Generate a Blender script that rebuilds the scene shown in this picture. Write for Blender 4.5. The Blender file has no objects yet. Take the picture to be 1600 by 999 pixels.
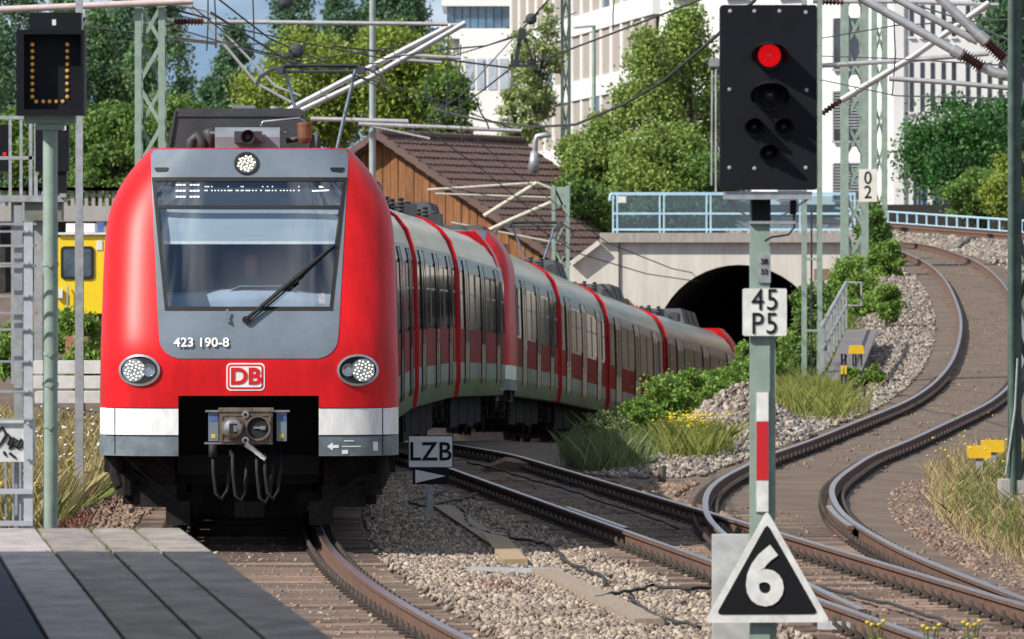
import bpy, bmesh, math, random
import numpy as np
from mathutils import Vector, Matrix, Quaternion
R = math.radians
random.seed(7); rng = np.random.default_rng(11)
SC = bpy.context.scene
COL = SC.collection

# ------------------------------------------------------------------ camera, sky, sun, exposure
F = 11600.0; CH = 2.57; HY = 437.0           # focal length in photo pixels, eye height above the rail, horizon row
cam_d = bpy.data.cameras.new('camera'); cam = bpy.data.objects.new('camera', cam_d); COL.objects.link(cam)
cam.location = (0, 0, CH)
cam.rotation_euler = (R(90) - math.atan((499.5 - HY) / F), 0, 0)
cam_d.sensor_width = 36; cam_d.lens = F / 1600 * 36
cam_d.clip_start = 0.5; cam_d.clip_end = 6000
cam_d.dof.use_dof = True; cam_d.dof.focus_distance = 76; cam_d.dof.aperture_fstop = cam_d.lens / 24
SC.camera = cam
SUN_AZ, SUN_EL = 57, 39                       # degrees left of straight behind the camera, height
S = Vector((-math.sin(R(SUN_AZ)) * math.cos(R(SUN_EL)), -math.cos(R(SUN_AZ)) * math.cos(R(SUN_EL)), math.sin(R(SUN_EL))))
W = bpy.data.worlds.new('World'); SC.world = W; W.use_nodes = True
wn = W.node_tree.nodes; wl = W.node_tree.links; wn.clear()
wo = wn.new('ShaderNodeOutputWorld'); wb = wn.new('ShaderNodeBackground'); wl.new(wb.outputs[0], wo.inputs[0])
sk = wn.new('ShaderNodeTexSky'); sk.sky_type = 'NISHITA'; sk.sun_disc = False
sk.sun_elevation = R(SUN_EL); sk.sun_rotation = R(180 + SUN_AZ); sk.dust_density = .1; sk.ozone_density = 1.5; sk.air_density = 1.0
wb.inputs['Strength'].default_value = 0.085
tc = wn.new('ShaderNodeTexCoord'); mp = wn.new('ShaderNodeMapping'); mp.inputs['Scale'].default_value = (1, 1, 2.6)
nz = wn.new('ShaderNodeTexNoise'); nz.inputs['Scale'].default_value = 14; nz.inputs['Detail'].default_value = 9
cr = wn.new('ShaderNodeValToRGB'); cr.color_ramp.elements[0].position = .40; cr.color_ramp.elements[1].position = .64
mx = wn.new('ShaderNodeMix'); mx.data_type = 'RGBA'; mx.inputs[7].default_value = (9.0, 9.8, 10.8, 1)
sv = wn.new('ShaderNodeVectorMath'); sv.operation = 'ADD'; sv.inputs[1].default_value = (0, 0, .16); sn = wn.new('ShaderNodeVectorMath'); sn.operation = 'NORMALIZE'
wl.new(tc.outputs['Generated'], sv.inputs[0]); wl.new(sv.outputs[0], sn.inputs[0]); wl.new(sn.outputs[0], sk.inputs[0])
wl.new(tc.outputs['Generated'], mp.inputs[0]); wl.new(mp.outputs[0], nz.inputs['Vector']); wl.new(nz.outputs['Fac'], cr.inputs[0])
wl.new(cr.outputs[0], mx.inputs[0]); wl.new(sk.outputs[0], mx.inputs[6]); wl.new(mx.outputs[2], wb.inputs[0])
sun_d = bpy.data.lights.new('sun', 'SUN'); sun_d.energy = 4.9; sun_d.angle = R(.55); sun_d.color = (1, .95, .87)
sun = bpy.data.objects.new('sun', sun_d); COL.objects.link(sun); sun.rotation_euler = S.to_track_quat('Z', 'Y').to_euler()
sun.location = (-30, -20, 40)
SC.view_settings.view_transform = 'Standard'; SC.view_settings.look = 'None'
SC.view_settings.exposure = 0.30; SC.view_settings.gamma = 1
SC.cycles.max_bounces = 8; SC.cycles.transparent_max_bounces = 16

def P(x, y, D):                                # the place at distance D that the photo shows at pixel (x, y)
    return Vector(((x - 800) * D / F, D, CH - (y - HY) * D / F))

# ------------------------------------------------------------------ materials
MATS = {}
def M(name, col, rough=.55, metal=0, var=.12, vs=3.0, bump=0, bs=30, coat=0, col2=None, island=0, emit=0, spec=.5, stretch=None, detail=6, trans=0):
    if name in MATS: return MATS[name]
    m = bpy.data.materials.new(name); MATS[name] = m; m.use_nodes = True
    n = m.node_tree.nodes; l = m.node_tree.links; b = n['Principled BSDF']
    b.inputs['Roughness'].default_value = rough; b.inputs['Metallic'].default_value = metal
    b.inputs['Specular IOR Level'].default_value = spec
    b.inputs['Coat Weight'].default_value = coat; b.inputs['Coat Roughness'].default_value = .04
    if trans: b.inputs['Subsurface Weight'].default_value = 0
    c = (*col, 1); t = n.new('ShaderNodeTexCoord'); src = t.outputs['Object']
    if stretch:
        mpn = n.new('ShaderNodeMapping'); mpn.inputs['Scale'].default_value = stretch; l.new(src, mpn.inputs[0]); src = mpn.outputs[0]
    c2 = col2 if col2 else tuple(max(0, v * (1 - 2.2 * var)) for v in col)
    c1 = col if col2 else tuple(min(1, v * (1 + var)) for v in col)
    nz = n.new('ShaderNodeTexNoise'); nz.inputs['Scale'].default_value = vs; nz.inputs['Detail'].default_value = detail; nz.inputs['Roughness'].default_value = .65
    l.new(src, nz.inputs['Vector'])
    rp = n.new('ShaderNodeMapRange'); rp.inputs[1].default_value = .3; rp.inputs[2].default_value = .7
    l.new(nz.outputs['Fac'], rp.inputs[0])
    mixn = n.new('ShaderNodeMix'); mixn.data_type = 'RGBA'
    mixn.inputs[6].default_value = (*c2, 1); mixn.inputs[7].default_value = (*c1, 1)
    l.new(rp.outputs[0], mixn.inputs[0]); out = mixn.outputs[2]
    if island:
        g = n.new('ShaderNodeNewGeometry'); hs = n.new('ShaderNodeHueSaturation')
        mr = n.new('ShaderNodeMapRange'); mr.inputs[3].default_value = 1 - island; mr.inputs[4].default_value = 1 + island
        l.new(g.outputs['Random Per Island'], mr.inputs[0]); l.new(mr.outputs[0], hs.inputs['Value'])
        mh = n.new('ShaderNodeMapRange'); mh.inputs[3].default_value = .5 - island * .05; mh.inputs[4].default_value = .5 + island * .04
        l.new(g.outputs['Random Per Island'], mh.inputs[0]); l.new(mh.outputs[0], hs.inputs['Hue'])
        l.new(out, hs.inputs['Color']); out = hs.outputs[0]
    l.new(out, b.inputs['Base Color'])
    if emit:
        b.inputs['Emission Color'].default_value = c; b.inputs['Emission Strength'].default_value = emit
    if bump:
        nb = n.new('ShaderNodeTexNoise'); nb.inputs['Scale'].default_value = bs; nb.inputs['Detail'].default_value = 5; l.new(src, nb.inputs['Vector'])
        bp = n.new('ShaderNodeBump'); bp.inputs['Strength'].default_value = bump; bp.inputs['Distance'].default_value = .02
        l.new(nb.outputs['Fac'], bp.inputs['Height']); l.new(bp.outputs[0], b.inputs['Normal'])
    if trans:
        tr = n.new('ShaderNodeBsdfTranslucent'); ms = n.new('ShaderNodeMixShader'); ms.inputs[0].default_value = trans
        l.new(out, tr.inputs[0]); o = n['Material Output']; l.new(b.outputs[0], ms.inputs[1]); l.new(tr.outputs[0], ms.inputs[2]); l.new(ms.outputs[0], o.inputs[0])
    return m
def GLASS(name, tint, refl=.04, rough=.02):
    if name in MATS: return MATS[name]
    m = bpy.data.materials.new(name); MATS[name] = m; m.use_nodes = True
    n = m.node_tree.nodes; l = m.node_tree.links; o = n['Material Output']; n.remove(n['Principled BSDF'])
    tr = n.new('ShaderNodeBsdfTransparent'); tr.inputs[0].default_value = (*tint, 1)
    gl = n.new('ShaderNodeBsdfGlossy'); gl.inputs['Roughness'].default_value = rough
    fr = n.new('ShaderNodeLayerWeight'); pw = n.new('ShaderNodeMath'); pw.operation = 'POWER'; pw.inputs[1].default_value = 5; l.new(fr.outputs['Facing'], pw.inputs[0])
    ad = n.new('ShaderNodeMath'); ad.inputs[1].default_value = .04 + refl; ad.use_clamp = True; l.new(pw.outputs[0], ad.inputs[0])
    mx = n.new('ShaderNodeMixShader'); l.new(ad.outputs[0], mx.inputs[0]); l.new(tr.outputs[0], mx.inputs[1]); l.new(gl.outputs[0], mx.inputs[2]); l.new(mx.outputs[0], o.inputs[0])
    return m

# ------------------------------------------------------------------ mesh building
class MB:
    def __init__(s): s.v = []; s.f = []; s.m = []
    def quad(s, a, b, c, d, m=0):
        i = len(s.v); s.v += [tuple(a), tuple(b), tuple(c), tuple(d)]; s.f.append((i, i+1, i+2, i+3)); s.m.append(m); return s
    def poly(s, pts, m=0):
        i = len(s.v); s.v += [tuple(p) for p in pts]; s.f.append(tuple(range(i, i + len(pts)))); s.m.append(m); return s
    def box(s, x0, x1, y0, y1, z0, z1, m=0):
        i = len(s.v)
        s.v += [(x0,y0,z0),(x1,y0,z0),(x1,y1,z0),(x0,y1,z0),(x0,y0,z1),(x1,y0,z1),(x1,y1,z1),(x0,y1,z1)]
        for q in ((0,3,2,1),(4,5,6,7),(0,1,5,4),(1,2,6,5),(2,3,7,6),(3,0,4,7)): s.f.append(tuple(i+k for k in q)); s.m.append(m)
        return s
    def bar(s, p, q, w, h=None, m=0, up=Vector((0, 0, 1))):      # straight bar of rectangular section
        p = Vector(p); q = Vector(q); h = h or w; d = (q - p).normalized()
        if abs(d.dot(up)) > .98: up = Vector((0, 1, 0))
        a = d.cross(up).normalized() * (w / 2); b = a.cross(d).normalized() * (h / 2)
        i = len(s.v)
        for e in (p, q): s.v += [tuple(e - a - b), tuple(e + a - b), tuple(e + a + b), tuple(e - a + b)]
        for k in ((0,1,2,3),(7,6,5,4),(0,4,5,1),(1,5,6,2),(2,6,7,3),(3,7,4,0)): s.f.append(tuple(i+j for j in k)); s.m.append(m)
        return s
    def tube(s, pts, r, n=8, m=0, cap=True):                      # tube along a polyline, r a number or one per point
        pts = [Vector(p) for p in pts]; k = len(pts); rr = r if hasattr(r, '__len__') else [r] * k
        i0 = len(s.v); pa = None
        for j, p in enumerate(pts):
            d = (pts[min(j+1, k-1)] - pts[max(j-1, 0)]).normalized()
            if pa is None: pa = d.orthogonal().normalized()
            a = (pa - d * pa.dot(d)).normalized(); pa = a; b = d.cross(a)
            for t in range(n):
                an = 2 * math.pi * t / n; s.v.append(tuple(p + (a * math.cos(an) + b * math.sin(an)) * rr[j]))
        for j in range(k - 1):
            for t in range(n):
                s.f.append((i0+j*n+t, i0+j*n+(t+1)%n, i0+(j+1)*n+(t+1)%n, i0+(j+1)*n+t)); s.m.append(m)
        if cap:
            s.f.append(tuple(i0 + t for t in reversed(range(n)))); s.m.append(m)
            s.f.append(tuple(i0 + (k-1)*n + t for t in range(n))); s.m.append(m)
        return s
    def prism(s, poly, fn, t0, t1, m=0):                          # 2-D outline extruded; fn(a, b, t) -> point
        n = len(poly); i = len(s.v)
        s.v += [tuple(fn(a, b, t0)) for a, b in poly] + [tuple(fn(a, b, t1)) for a, b in poly]
        s.f.append(tuple(i + k for k in reversed(range(n)))); s.f.append(tuple(i + n + k for k in range(n))); s.m += [m, m]
        for k in range(n): s.f.append((i+k, i+(k+1)%n, i+n+(k+1)%n, i+n+k)); s.m.append(m)
        return s
    def grid(s, rows, m=0, closed=False):                         # list of rows of points
        i = len(s.v); nc = len(rows[0])
        for r in rows: s.v += [tuple(p) for p in r]
        for a in range(len(rows) - 1):
            for b in range(nc if closed else nc - 1):
                c = (b + 1) % nc
                s.f.append((i+a*nc+b, i+a*nc+c, i+(a+1)*nc+c, i+(a+1)*nc+b)); s.m.append(m)
        return s
    def lathe(s, prof, c, axis, n=16, m=0):                       # prof: (radius, distance along axis)
        axis = Vector(axis).normalized(); a = axis.orthogonal().normalized(); b = axis.cross(a); c = Vector(c)
        rows = [[c + axis * h + (a * math.cos(2*math.pi*t/n) + b * math.sin(2*math.pi*t/n)) * r for t in range(n)] for r, h in prof]
        return s.grid(rows, m, closed=True)
    def build(s, name, mats, parent=None, smooth=False, fix=True):
        me = bpy.data.meshes.new(name); me.from_pydata(s.v, [], s.f)
        mats = mats if isinstance(mats, (list, tuple)) else [mats]
        for q in mats: me.materials.append(q)
        if len(mats) > 1: me.polygons.foreach_set('material_index', s.m)
        if fix:
            bm = bmesh.new(); bm.from_mesh(me); bmesh.ops.remove_doubles(bm, verts=bm.verts, dist=1e-5)
            bmesh.ops.recalc_face_normals(bm, faces=bm.faces); bm.to_mesh(me); bm.free()
        if smooth:
            me.polygons.foreach_set('use_smooth', [True] * len(me.polygons))
            if smooth != 'all': me.set_sharp_from_angle(angle=R(38))
        o = bpy.data.objects.new(name, me); COL.objects.link(o)
        if parent: o.parent = parent
        return o
def arrays(name, V, faces, mat, parent=None, smooth=False):     # big meshes from numpy arrays; faces (n, k)
    me = bpy.data.meshes.new(name); n, k = faces.shape
    me.vertices.add(len(V)); me.vertices.foreach_set('co', V.astype(np.float32).ravel())
    me.loops.add(n * k); me.loops.foreach_set('vertex_index', faces.astype(np.int32).ravel())
    me.polygons.add(n); me.polygons.foreach_set('loop_start', np.arange(n, dtype=np.int32) * k)
    me.update(calc_edges=True); me.validate()
    for q in (mat if isinstance(mat, list) else [mat]): me.materials.append(q)
    if smooth: me.polygons.foreach_set('use_smooth', [True] * n)
    o = bpy.data.objects.new(name, me); COL.objects.link(o)
    if parent: o.parent = parent
    return o
def tag(o, label=None, cat=None, group=None, kind=None):
    for k, v in (('label', label), ('category', cat), ('group', group), ('kind', kind)):
        if v: o[k] = v
    return o
def thing(name, label, cat, loc=(0, 0, 0), group=None, rz=0):
    o = bpy.data.objects.new(name, None); COL.objects.link(o); o.location = loc; o.rotation_euler.z = rz; o.empty_display_size = .3
    return tag(o, label, cat, group)
def copy_tree(o, parent=None):
    c = o.copy(); COL.objects.link(c); c.parent = parent
    for ch in o.children: copy_tree(ch, c)
    return c
def inst(name, src, parent, mtx):
    o = bpy.data.objects.new(name, src); COL.objects.link(o); o.parent = parent; o.matrix_local = mtx; return o
def text_mesh(body, size, off=0, depth=.004, spacing=1, xs=1):
    cu = bpy.data.curves.new('lettering', 'FONT'); cu.body = body; cu.size = size; cu.offset = off; cu.extrude = depth / 2
    cu.align_x = 'CENTER'; cu.align_y = 'CENTER'; cu.space_character = spacing; cu.resolution_u = 4
    o = bpy.data.objects.new('lettering', cu); COL.objects.link(o)
    me = bpy.data.meshes.new_from_object(o.evaluated_get(bpy.context.evaluated_depsgraph_get())); bpy.data.objects.remove(o)
    if xs != 1:
        for v in me.vertices: v.co.x *= xs
    return me
def lettering(name, body, size, c, mat, parent=None, off=0, xs=1, rotx=90, spacing=1):
    me = text_mesh(body, size, off, xs=xs, spacing=spacing); me.materials.append(mat)
    o = bpy.data.objects.new(name, me); COL.objects.link(o); o.location = c; o.rotation_euler = (R(rotx), 0, 0)
    if parent: o.parent = parent
    return o
def circle(n, r=1, ry=None, a0=0): return [(r * math.cos(a0 + 2*math.pi*k/n), (ry or r) * math.sin(a0 + 2*math.pi*k/n)) for k in range(n)]
def rrect(x0, x1, y0, y1, r, n=5):
    pts = []
    for cx, cy, a in ((x1-r, y1-r, 0), (x0+r, y1-r, 90), (x0+r, y0+r, 180), (x1-r, y0+r, 270)):
        for k in range(n): t = R(a + 90 * k / (n-1)); pts.append((cx + r*math.cos(t), cy + r*math.sin(t)))
    return pts
def cubic(xs, ys):                              # natural cubic spline
    xs = np.array(xs, float); ys = np.array(ys, float); n = len(xs); h = np.diff(xs)
    A = np.zeros((n, n)); b = np.zeros(n); A[0, 0] = A[-1, -1] = 1
    for i in range(1, n-1):
        A[i, i-1] = h[i-1]; A[i, i] = 2*(h[i-1]+h[i]); A[i, i+1] = h[i]; b[i] = 3*((ys[i+1]-ys[i])/h[i] - (ys[i]-ys[i-1])/h[i-1])
    c = np.linalg.solve(A, b); d = np.diff(c)/(3*h); bb = np.diff(ys)/h - h*(2*c[:-1]+c[1:])/3
    def f(x):
        x = np.asarray(x, float); i = np.clip(np.searchsorted(xs, x) - 1, 0, n-2); t = x - xs[i]
        lin_lo = x < xs[0]; lin_hi = x > xs[-1]
        r = ys[i] + bb[i]*t + c[i]*t**2 + d[i]*t**3
        r = np.where(lin_lo, ys[0] + bb[0]*(x-xs[0]), r)
        return np.where(lin_hi, ys[-1] + (bb[-1]+2*c[-2]*h[-1]+3*d[-1]*h[-1]**2)*(x-xs[-1]), r)
    return f
def lerp(a, b, t): return a + (b - a) * t
def sstep(a, b, x): t = np.clip((x - a) / (b - a), 0, 1); return t * t * (3 - 2 * t)

# ------------------------------------------------------------------ track lines: X and height of the rail tops against distance Y
pA = np.polyfit([30,40,48,53,58.6,64.9,70,76,83,90,98,107,116,126,134,142,150,159,167,174,182,190,199,207,216,225],
                [1.25,.3,-.45,-.98,-1.63,-2.12,-2.47,-2.725,-2.9,-2.99,-3.02,-2.94,-2.7,-2.35,-1.97,-1.5,-1.05,-.5,-.0,.58,1.38,2.34,3.6,4.85,6.2,7.4], 8)
def XA(D): return np.polyval(pA, np.clip(D, 30, 235))
def ZA(D):
    D = np.asarray(D, float); q = np.clip(D - 105, 0, 85); return -.000256*q*q - np.clip(D - 190, 0, 60) * .0435
_cl = cubic([40,48,53.2,58,62,67,71,75.3,80.1,86.4,92,96.9,101.8,107.4,112,120,131,143,155,170,182,193,203,211,220,230,245,262],
            [4.05,3.45,3.05,2.74,2.55,2.34,2.22,2.15,2.13,2.25,2.47,2.79,3.2,3.74,4.36,5.5,6.87,8.09,9.13,10.23,11.0,11.5,11.8,11.86,11.76,11.5,10.6,8.6])
def XCl(D): return _cl(D)                        # left rail of the branch that climbs to the bridge
_zc = cubic([40,80,100,112,120,131,143,155,170,182,193,203,211,220,230,245,262], [0,0,.02,.1,.25,.39,.56,.79,1.15,1.6,2.12,2.62,3.0,3.32,3.62,3.85,3.95])
def ZC(D): return _zc(D)
def XC(D): return XCl(D) + .75
def XBl(D):
    D = np.asarray(D, float); base = 1.03 - .08 * (D - 77.8); t = sstep(108, 140, D)
    return base * (1 - t) + (XA(D) - .75) * t
def XB(D): return XBl(D) + .75
def ground(X, D):                                # height of the ground sheet
    X = np.asarray(X, float); D = np.asarray(D, float)
    xa, za, xc, zc = XA(D), ZA(D), XC(D), ZC(D)
    a0 = xa + 2.3; c0 = np.maximum(xc - 2.6, a0 + .5)
    t = np.clip((X - a0) / (c0 - a0), 0, 1); t = t*t*(3-2*t)
    z = za + (zc - za) * t
    zl = sstep(185, 225, D) * 2.2 + sstep(95, 150, D) * .55 * sstep(3, 9, xa - X)
    dl = np.clip(xa - 2.3 - X, 0, 50); lift = np.minimum(dl * .65, 1); z = np.where(X < xa - 2.3, za + (zl - za) * lift, z)
    z = np.where(D > 226.5, .5 + 2.85 * sstep(-16, -8, X) + (np.maximum(zc, 3.35) - 3.35) * sstep(6, 2.5, np.abs(X - xc)), z)
    tr = np.minimum(np.abs(X - xa), np.minimum(np.abs(X - XB(D)) + np.where(D > 125, 9, 0), np.abs(X - xc)))
    z = z + .052 * sstep(1.7, 1.15, tr)
    return z - .235
# ------------------------------------------------------------------ ground, ballast
m_earth = M('earth', (.175, .122, .088), .95, col2=(.085, .062, .046), vs=1.6, bump=.5, bs=26)
m_stone = M('ballast_stone', (.38, .31, .245), .9, col2=(.17, .128, .098), vs=1.3, island=.5, bump=.2, bs=60)
m_stone_brown = M('rusty_stone', (.27, .185, .135), .92, col2=(.15, .10, .075), vs=1.5, island=.4)
m_stone_grey = M('grey_stone', (.33, .285, .245), .9, col2=(.19, .155, .13), vs=1.5, island=.5)
ys = np.concatenate([np.arange(-40, 40, 8), np.arange(40, 130, .8), np.arange(130, 226, 1.5), [226.3, 226.7], np.arange(229, 300, 5), np.arange(310, 700, 40), [900, 1300, 2200, 4000]])
xs = np.concatenate([[-3000, -1200, -500, -200, -100, -60], np.arange(-40, -10, 2.0), np.arange(-10, 20, .5), np.arange(20, 50, 3.0), [70, 120, 250, 600, 1300, 3000]])
GX, GY = np.meshgrid(xs, ys); GZ = ground(GX, GY)
ins = (np.abs(GX) < 30) & (GY > 40) & (GY < 226)
GZ = GZ + np.where(ins, (rng.random(GX.shape) - .5) * .03, 0)
V = np.stack([GX, GY, GZ], -1).reshape(-1, 3); nx = len(xs)
ii, jj = np.meshgrid(np.arange(len(ys) - 1), np.arange(nx - 1), indexing='ij'); a = (ii * nx + jj).ravel()
fc = np.stack([a, a + 1, a + nx + 1, a + nx], -1)
ym = V[fc].mean(1); keep = ~((ym[:, 1] > 226.2) & (ym[:, 1] < 226.8) & (np.abs(ym[:, 0] - 7.0) < 3.0))
tag(arrays('ground', V, fc[keep], m_earth, smooth=True), kind='structure')

_ico = bmesh.new(); bmesh.ops.create_icosphere(_ico, subdivisions=1, radius=1)
ICO_V = np.array([v.co[:] for v in _ico.verts]); ICO_F = np.array([[v.index for v in f.verts] for f in _ico.faces]); _ico.free()
TEMPL = []
for k in range(10):
    t = ICO_V * (1 + (rng.random((12, 1)) - .5) * .95); t = t * np.array([1, .6 + rng.random() * .4, .45 + rng.random() * .35]); TEMPL.append(t)
TEMPL = np.array(TEMPL)
def rotmats(n, tilt=1.0):
    q = rng.normal(size=(n, 4)); q[:, 0] += (1 - tilt) * 4; q /= np.linalg.norm(q, axis=1, keepdims=True); w, x, y, z = q.T
    return np.stack([1-2*(y*y+z*z), 2*(x*y-z*w), 2*(x*z+y*w), 2*(x*y+z*w), 1-2*(x*x+z*z), 2*(y*z-x*w), 2*(x*z-y*w), 2*(y*z+x*w), 1-2*(x*x+y*y)], -1).reshape(n, 3, 3)
def stones(name, pts, size, mat, parent=None, label=None, cat='gravel'):
    n = len(pts); sz = size * (.55 + .9 * rng.random(n) ** 1.5)
    T = TEMPL[rng.integers(0, 10, n)] * sz[:, None, None]; T = np.einsum('nij,nkj->nki', rotmats(n), T) + pts[:, None, :]
    Fc = (ICO_F[None] + (np.arange(n) * 12)[:, None, None]).reshape(-1, 3)
    o = arrays(name, T.reshape(-1, 3), Fc, mat, parent)
    return tag(o, label, cat if label else None, kind='stuff')
def scatter(n, y0, y1, xlo, xhi, lift=.0, power=1.0):      # points on the ground between two lines; denser near the camera
    y = y0 + (y1 - y0) * rng.random(n) ** power; t = rng.random(n); a = xlo(y); b = xhi(y); x = a + (b - a) * t
    return np.stack([x, y, ground(x, y) + lift], -1)
# light clean ballast between the two lower tracks
stones('ballast_gravel', scatter(27000, 50, 104, lambda y: XA(y) + 1.25 + .3 * rng.random(len(y)), lambda y: np.maximum(XBl(y) - .4 - .25 * rng.random(len(y)), XA(y) + 1.4), .022, 1.25), .0295, m_stone,
       label='pale crushed stone ballast between the train track and the middle track')
stones('ballast_gravel', scatter(1300, 50, 80, lambda y: XA(y) - 2.3, lambda y: XA(y) - 1.45, .0), .038, m_stone,
       label='strip of pale ballast stones beside the platform wall')
stones('ballast_gravel', scatter(1500, 50, 110, lambda y: XB(y) - 1.6, lambda y: XB(y) + 2.2, .0, 1.2), .028, m_stone_brown,
       label='rust brown stones lying loose over the middle track')
stones('ballast_gravel', scatter(240, 50, 78, lambda y: XA(y) - .6, lambda y: XA(y) + 1.3, .0), .026, m_stone,
       label='loose stones scattered over the sleepers in front of the train')
stones('ballast_gravel', scatter(3600, 58, 102, lambda y: XCl(y) + 2.2, lambda y: XCl(y) + 3.2, .0, 1.2), .032, m_stone_brown,
       label='rust brown stones on the outer side of the climbing curve')
stones('ballast_gravel', scatter(11000, 103, 228, lambda y: XCl(y) - 2.3 - .25 * sstep(110, 150, y), lambda y: XCl(y) - .6, .035, 1.0), .042, m_stone_grey,
       label='grey ballast shoulder along the inner edge of the climbing curve')
stones('ballast_gravel', scatter(1500, 84, 100, lambda y: XB(y) + 1.2, lambda y: np.maximum(XCl(y) - .5, XB(y) + 1.3), .02), .045, m_stone_brown,
       label='dark brown stones in the wedge where the two tracks part')
stones('ballast_gravel', scatter(1500, 105, 230, lambda y: XCl(y) - .3, lambda y: XCl(y) + 1.8, .0), .026, m_stone_brown,
       label='small loose stones over the sleepers of the climbing curve')
stones('ballast_gravel', scatter(5000, 150, 246, lambda y: XCl(y) + 2.3, lambda y: XCl(y) + 5.2, .03), .07, m_stone_grey,
       label='pale grey ballast between the climbing curve and the upper track')
stones('ballast_gravel', scatter(3000, 50, 92, lambda y: XB(y) - .65, lambda y: XB(y) + .65, .0, 1.2), .02, m_stone_brown, label='fine brown grit between the sleepers of the middle track')
stones('ballast_gravel', scatter(1800, 50, 80, lambda y: XA(y) - .65, lambda y: XA(y) + .65, .0, 1.2), .018, m_stone_brown, label='fine brown grit between the sleepers in front of the train')
stones('ballast_gravel', scatter(3800, 76, 100, lambda y: XA(y) - 3.6, lambda y: XA(y) - 1.25, .02), .036, m_stone_brown, label='brown ballast stones beside the left wheels of the train')
# heap of spare ballast
hp = P(1160, 690, 120); n = 6500; rr = rng.random(n) ** .5; an = rng.random(n) * 6.283
hx = rr * np.cos(an) * 1.15; hy = rr * np.sin(an) * 3.2; hz = .78 * np.clip(1 - rr, 0, 1) ** .75 * (1 + .25 * np.sin(an * 3))
hX = hp.x + hx; hY = hp.y + hy
stones('gravel_heap', np.stack([hX, hY, ground(hX, hY) + hz * (.75 + .25 * rng.random(n))], -1), .052, m_stone_grey, label='heap of spare grey ballast stones behind the yellow flowers')

# ------------------------------------------------------------------ rails and sleepers
m_rust = M('rail_rust', (.16, .085, .055), .85, col2=(.085, .045, .032), vs=6, bump=.2, bs=80)
m_steel = M('rail_steel', (.40, .345, .335), .33, 1, var=.1, vs=2, stretch=(1, .1, 1))
m_sleeper = M('sleeper_wood', (.20, .135, .10), .9, col2=(.10, .068, .052), vs=4, bump=.4, bs=30, stretch=(1, 6, 1))
_n = m_sleeper.node_tree.nodes; _l = m_sleeper.node_tree.links; _oi = _n.new('ShaderNodeObjectInfo'); _mr = _n.new('ShaderNodeMapRange'); _mr.inputs[3].default_value = .4; _mr.inputs[4].default_value = 1.6; _l.new(_oi.outputs['Random'], _mr.inputs[0])
_hs = _n.new('ShaderNodeHueSaturation'); _bc = _n['Principled BSDF'].inputs['Base Color']; _src = _bc.links[0].from_socket; _l.new(_src, _hs.inputs['Color']); _l.new(_mr.outputs[0], _hs.inputs['Value']); _l.new(_hs.outputs[0], _bc)
m_clip = M('clip_iron', (.055, .04, .033), .8, var=.2, vs=9)
RAIL = [(-.066,-.172),(.066,-.172),(.066,-.160),(.010,-.142),(.010,-.045),(.036,-.036),(.036,-.008),(.028,0),(-.028,0),(-.036,-.008),(-.036,-.036),(-.010,-.045),(-.010,-.142),(-.066,-.160)]
def sweep(xf, zf, y0, y1, step, prof, off=0.0):
    yy = np.arange(y0, y1 + step * .5, step); xx = xf(yy); zz = zf(yy)
    dx = np.gradient(xx, yy); nrm = 1 / np.sqrt(1 + dx*dx); nxv, nyv = nrm, -dx * nrm
    rows = [[(xx[i] + (off + u) * nxv[i], yy[i] + (off + u) * nyv[i], zz[i] + w) for u, w in prof] for i in range(len(yy))]
    return rows
def rail(name, xf, zf, y0, y1, parent, off=0, step=1.2):
    b = MB(); rows = sweep(xf, zf, y0, y1, step, RAIL, off); b.grid(rows, 0, closed=True)
    n = len(RAIL)
    for k in range(len(b.f)):
        e = b.f[k][0] % n
        if e in (6, 7, 8): b.m[k] = 1
    b.poly(rows[0]); b.poly(rows[-1]); return b.build(name, [m_rust, m_steel], parent, fix=False)
slp = {}
def sleeper_mesh(L):
    if L not in slp:
        b = MB(); h = L / 2
        b.prism([(-.12, -.09), (.12, -.09), (.12, -.012), (.10, 0), (-.10, 0), (-.12, -.012)], lambda a, c, t: (t, a, c), -h, h); o = b.build('sleeper', m_sleeper); slp[L] = o.data; bpy.data.objects.remove(o)
    return slp[L]
def track(name, label, xf, zf, y0, y1, lens=lambda y: 2.5, shift=lambda y: 0, rails=None, clip_end=130, group='railway tracks'):
    t = thing(name, label, 'track', (0, 0, 0), group)
    for off in (-.75, .75): rail('rail', xf, zf, y0, y1, t, off)
    cb = MB(); yv = y0 + .3
    while yv < y1:
        x = float(xf(yv)); z = float(zf(yv)); e = .1; th = math.atan2(float(xf(yv + e) - xf(yv - e)), 2 * e); sl = math.atan2(float(zf(yv + e) - zf(yv - e)), 2 * e)
        mt = Matrix.Translation((x + shift(yv), yv, z - .172)) @ Matrix.Rotation(-th, 4, 'Z') @ Matrix.Rotation(sl, 4, 'X') @ Matrix.Rotation(random.uniform(-.012, .012), 4, 'Z')
        inst('sleeper', sleeper_mesh(lens(yv)), t, mt)
        if yv < clip_end:
            for off in (-.75, .75):
                for sd in (-1, 1):
                    c = Vector((x + (off + sd * .105) * math.cos(th), yv - (off + sd * .105) * math.sin(th), z - .172))
                    cb.box(c.x - .055, c.x + .055, c.y - .075, c.y + .075, c.z - .005, c.z + .022)
                    cb.tube([c + Vector((-.03 * sd, -.07, .02)), c + Vector((.03 * sd, -.05, .07)), c + Vector((.035 * sd, .0, .105)), c + Vector((.03 * sd, .05, .07)), c + Vector((-.03 * sd, .07, .02))], .02, 5)
        yv += .6
    if cb.f: tag(cb.build('rail_clips', m_clip, t, fix=False), kind='stuff')
    return t
Z0 = lambda y: np.zeros_like(np.asarray(y, float))
tA = track('railway_track', 'curved rusty track the red train stands on, running down to the platform edge', XA, ZA, 42, 112, clip_end=90)
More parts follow.
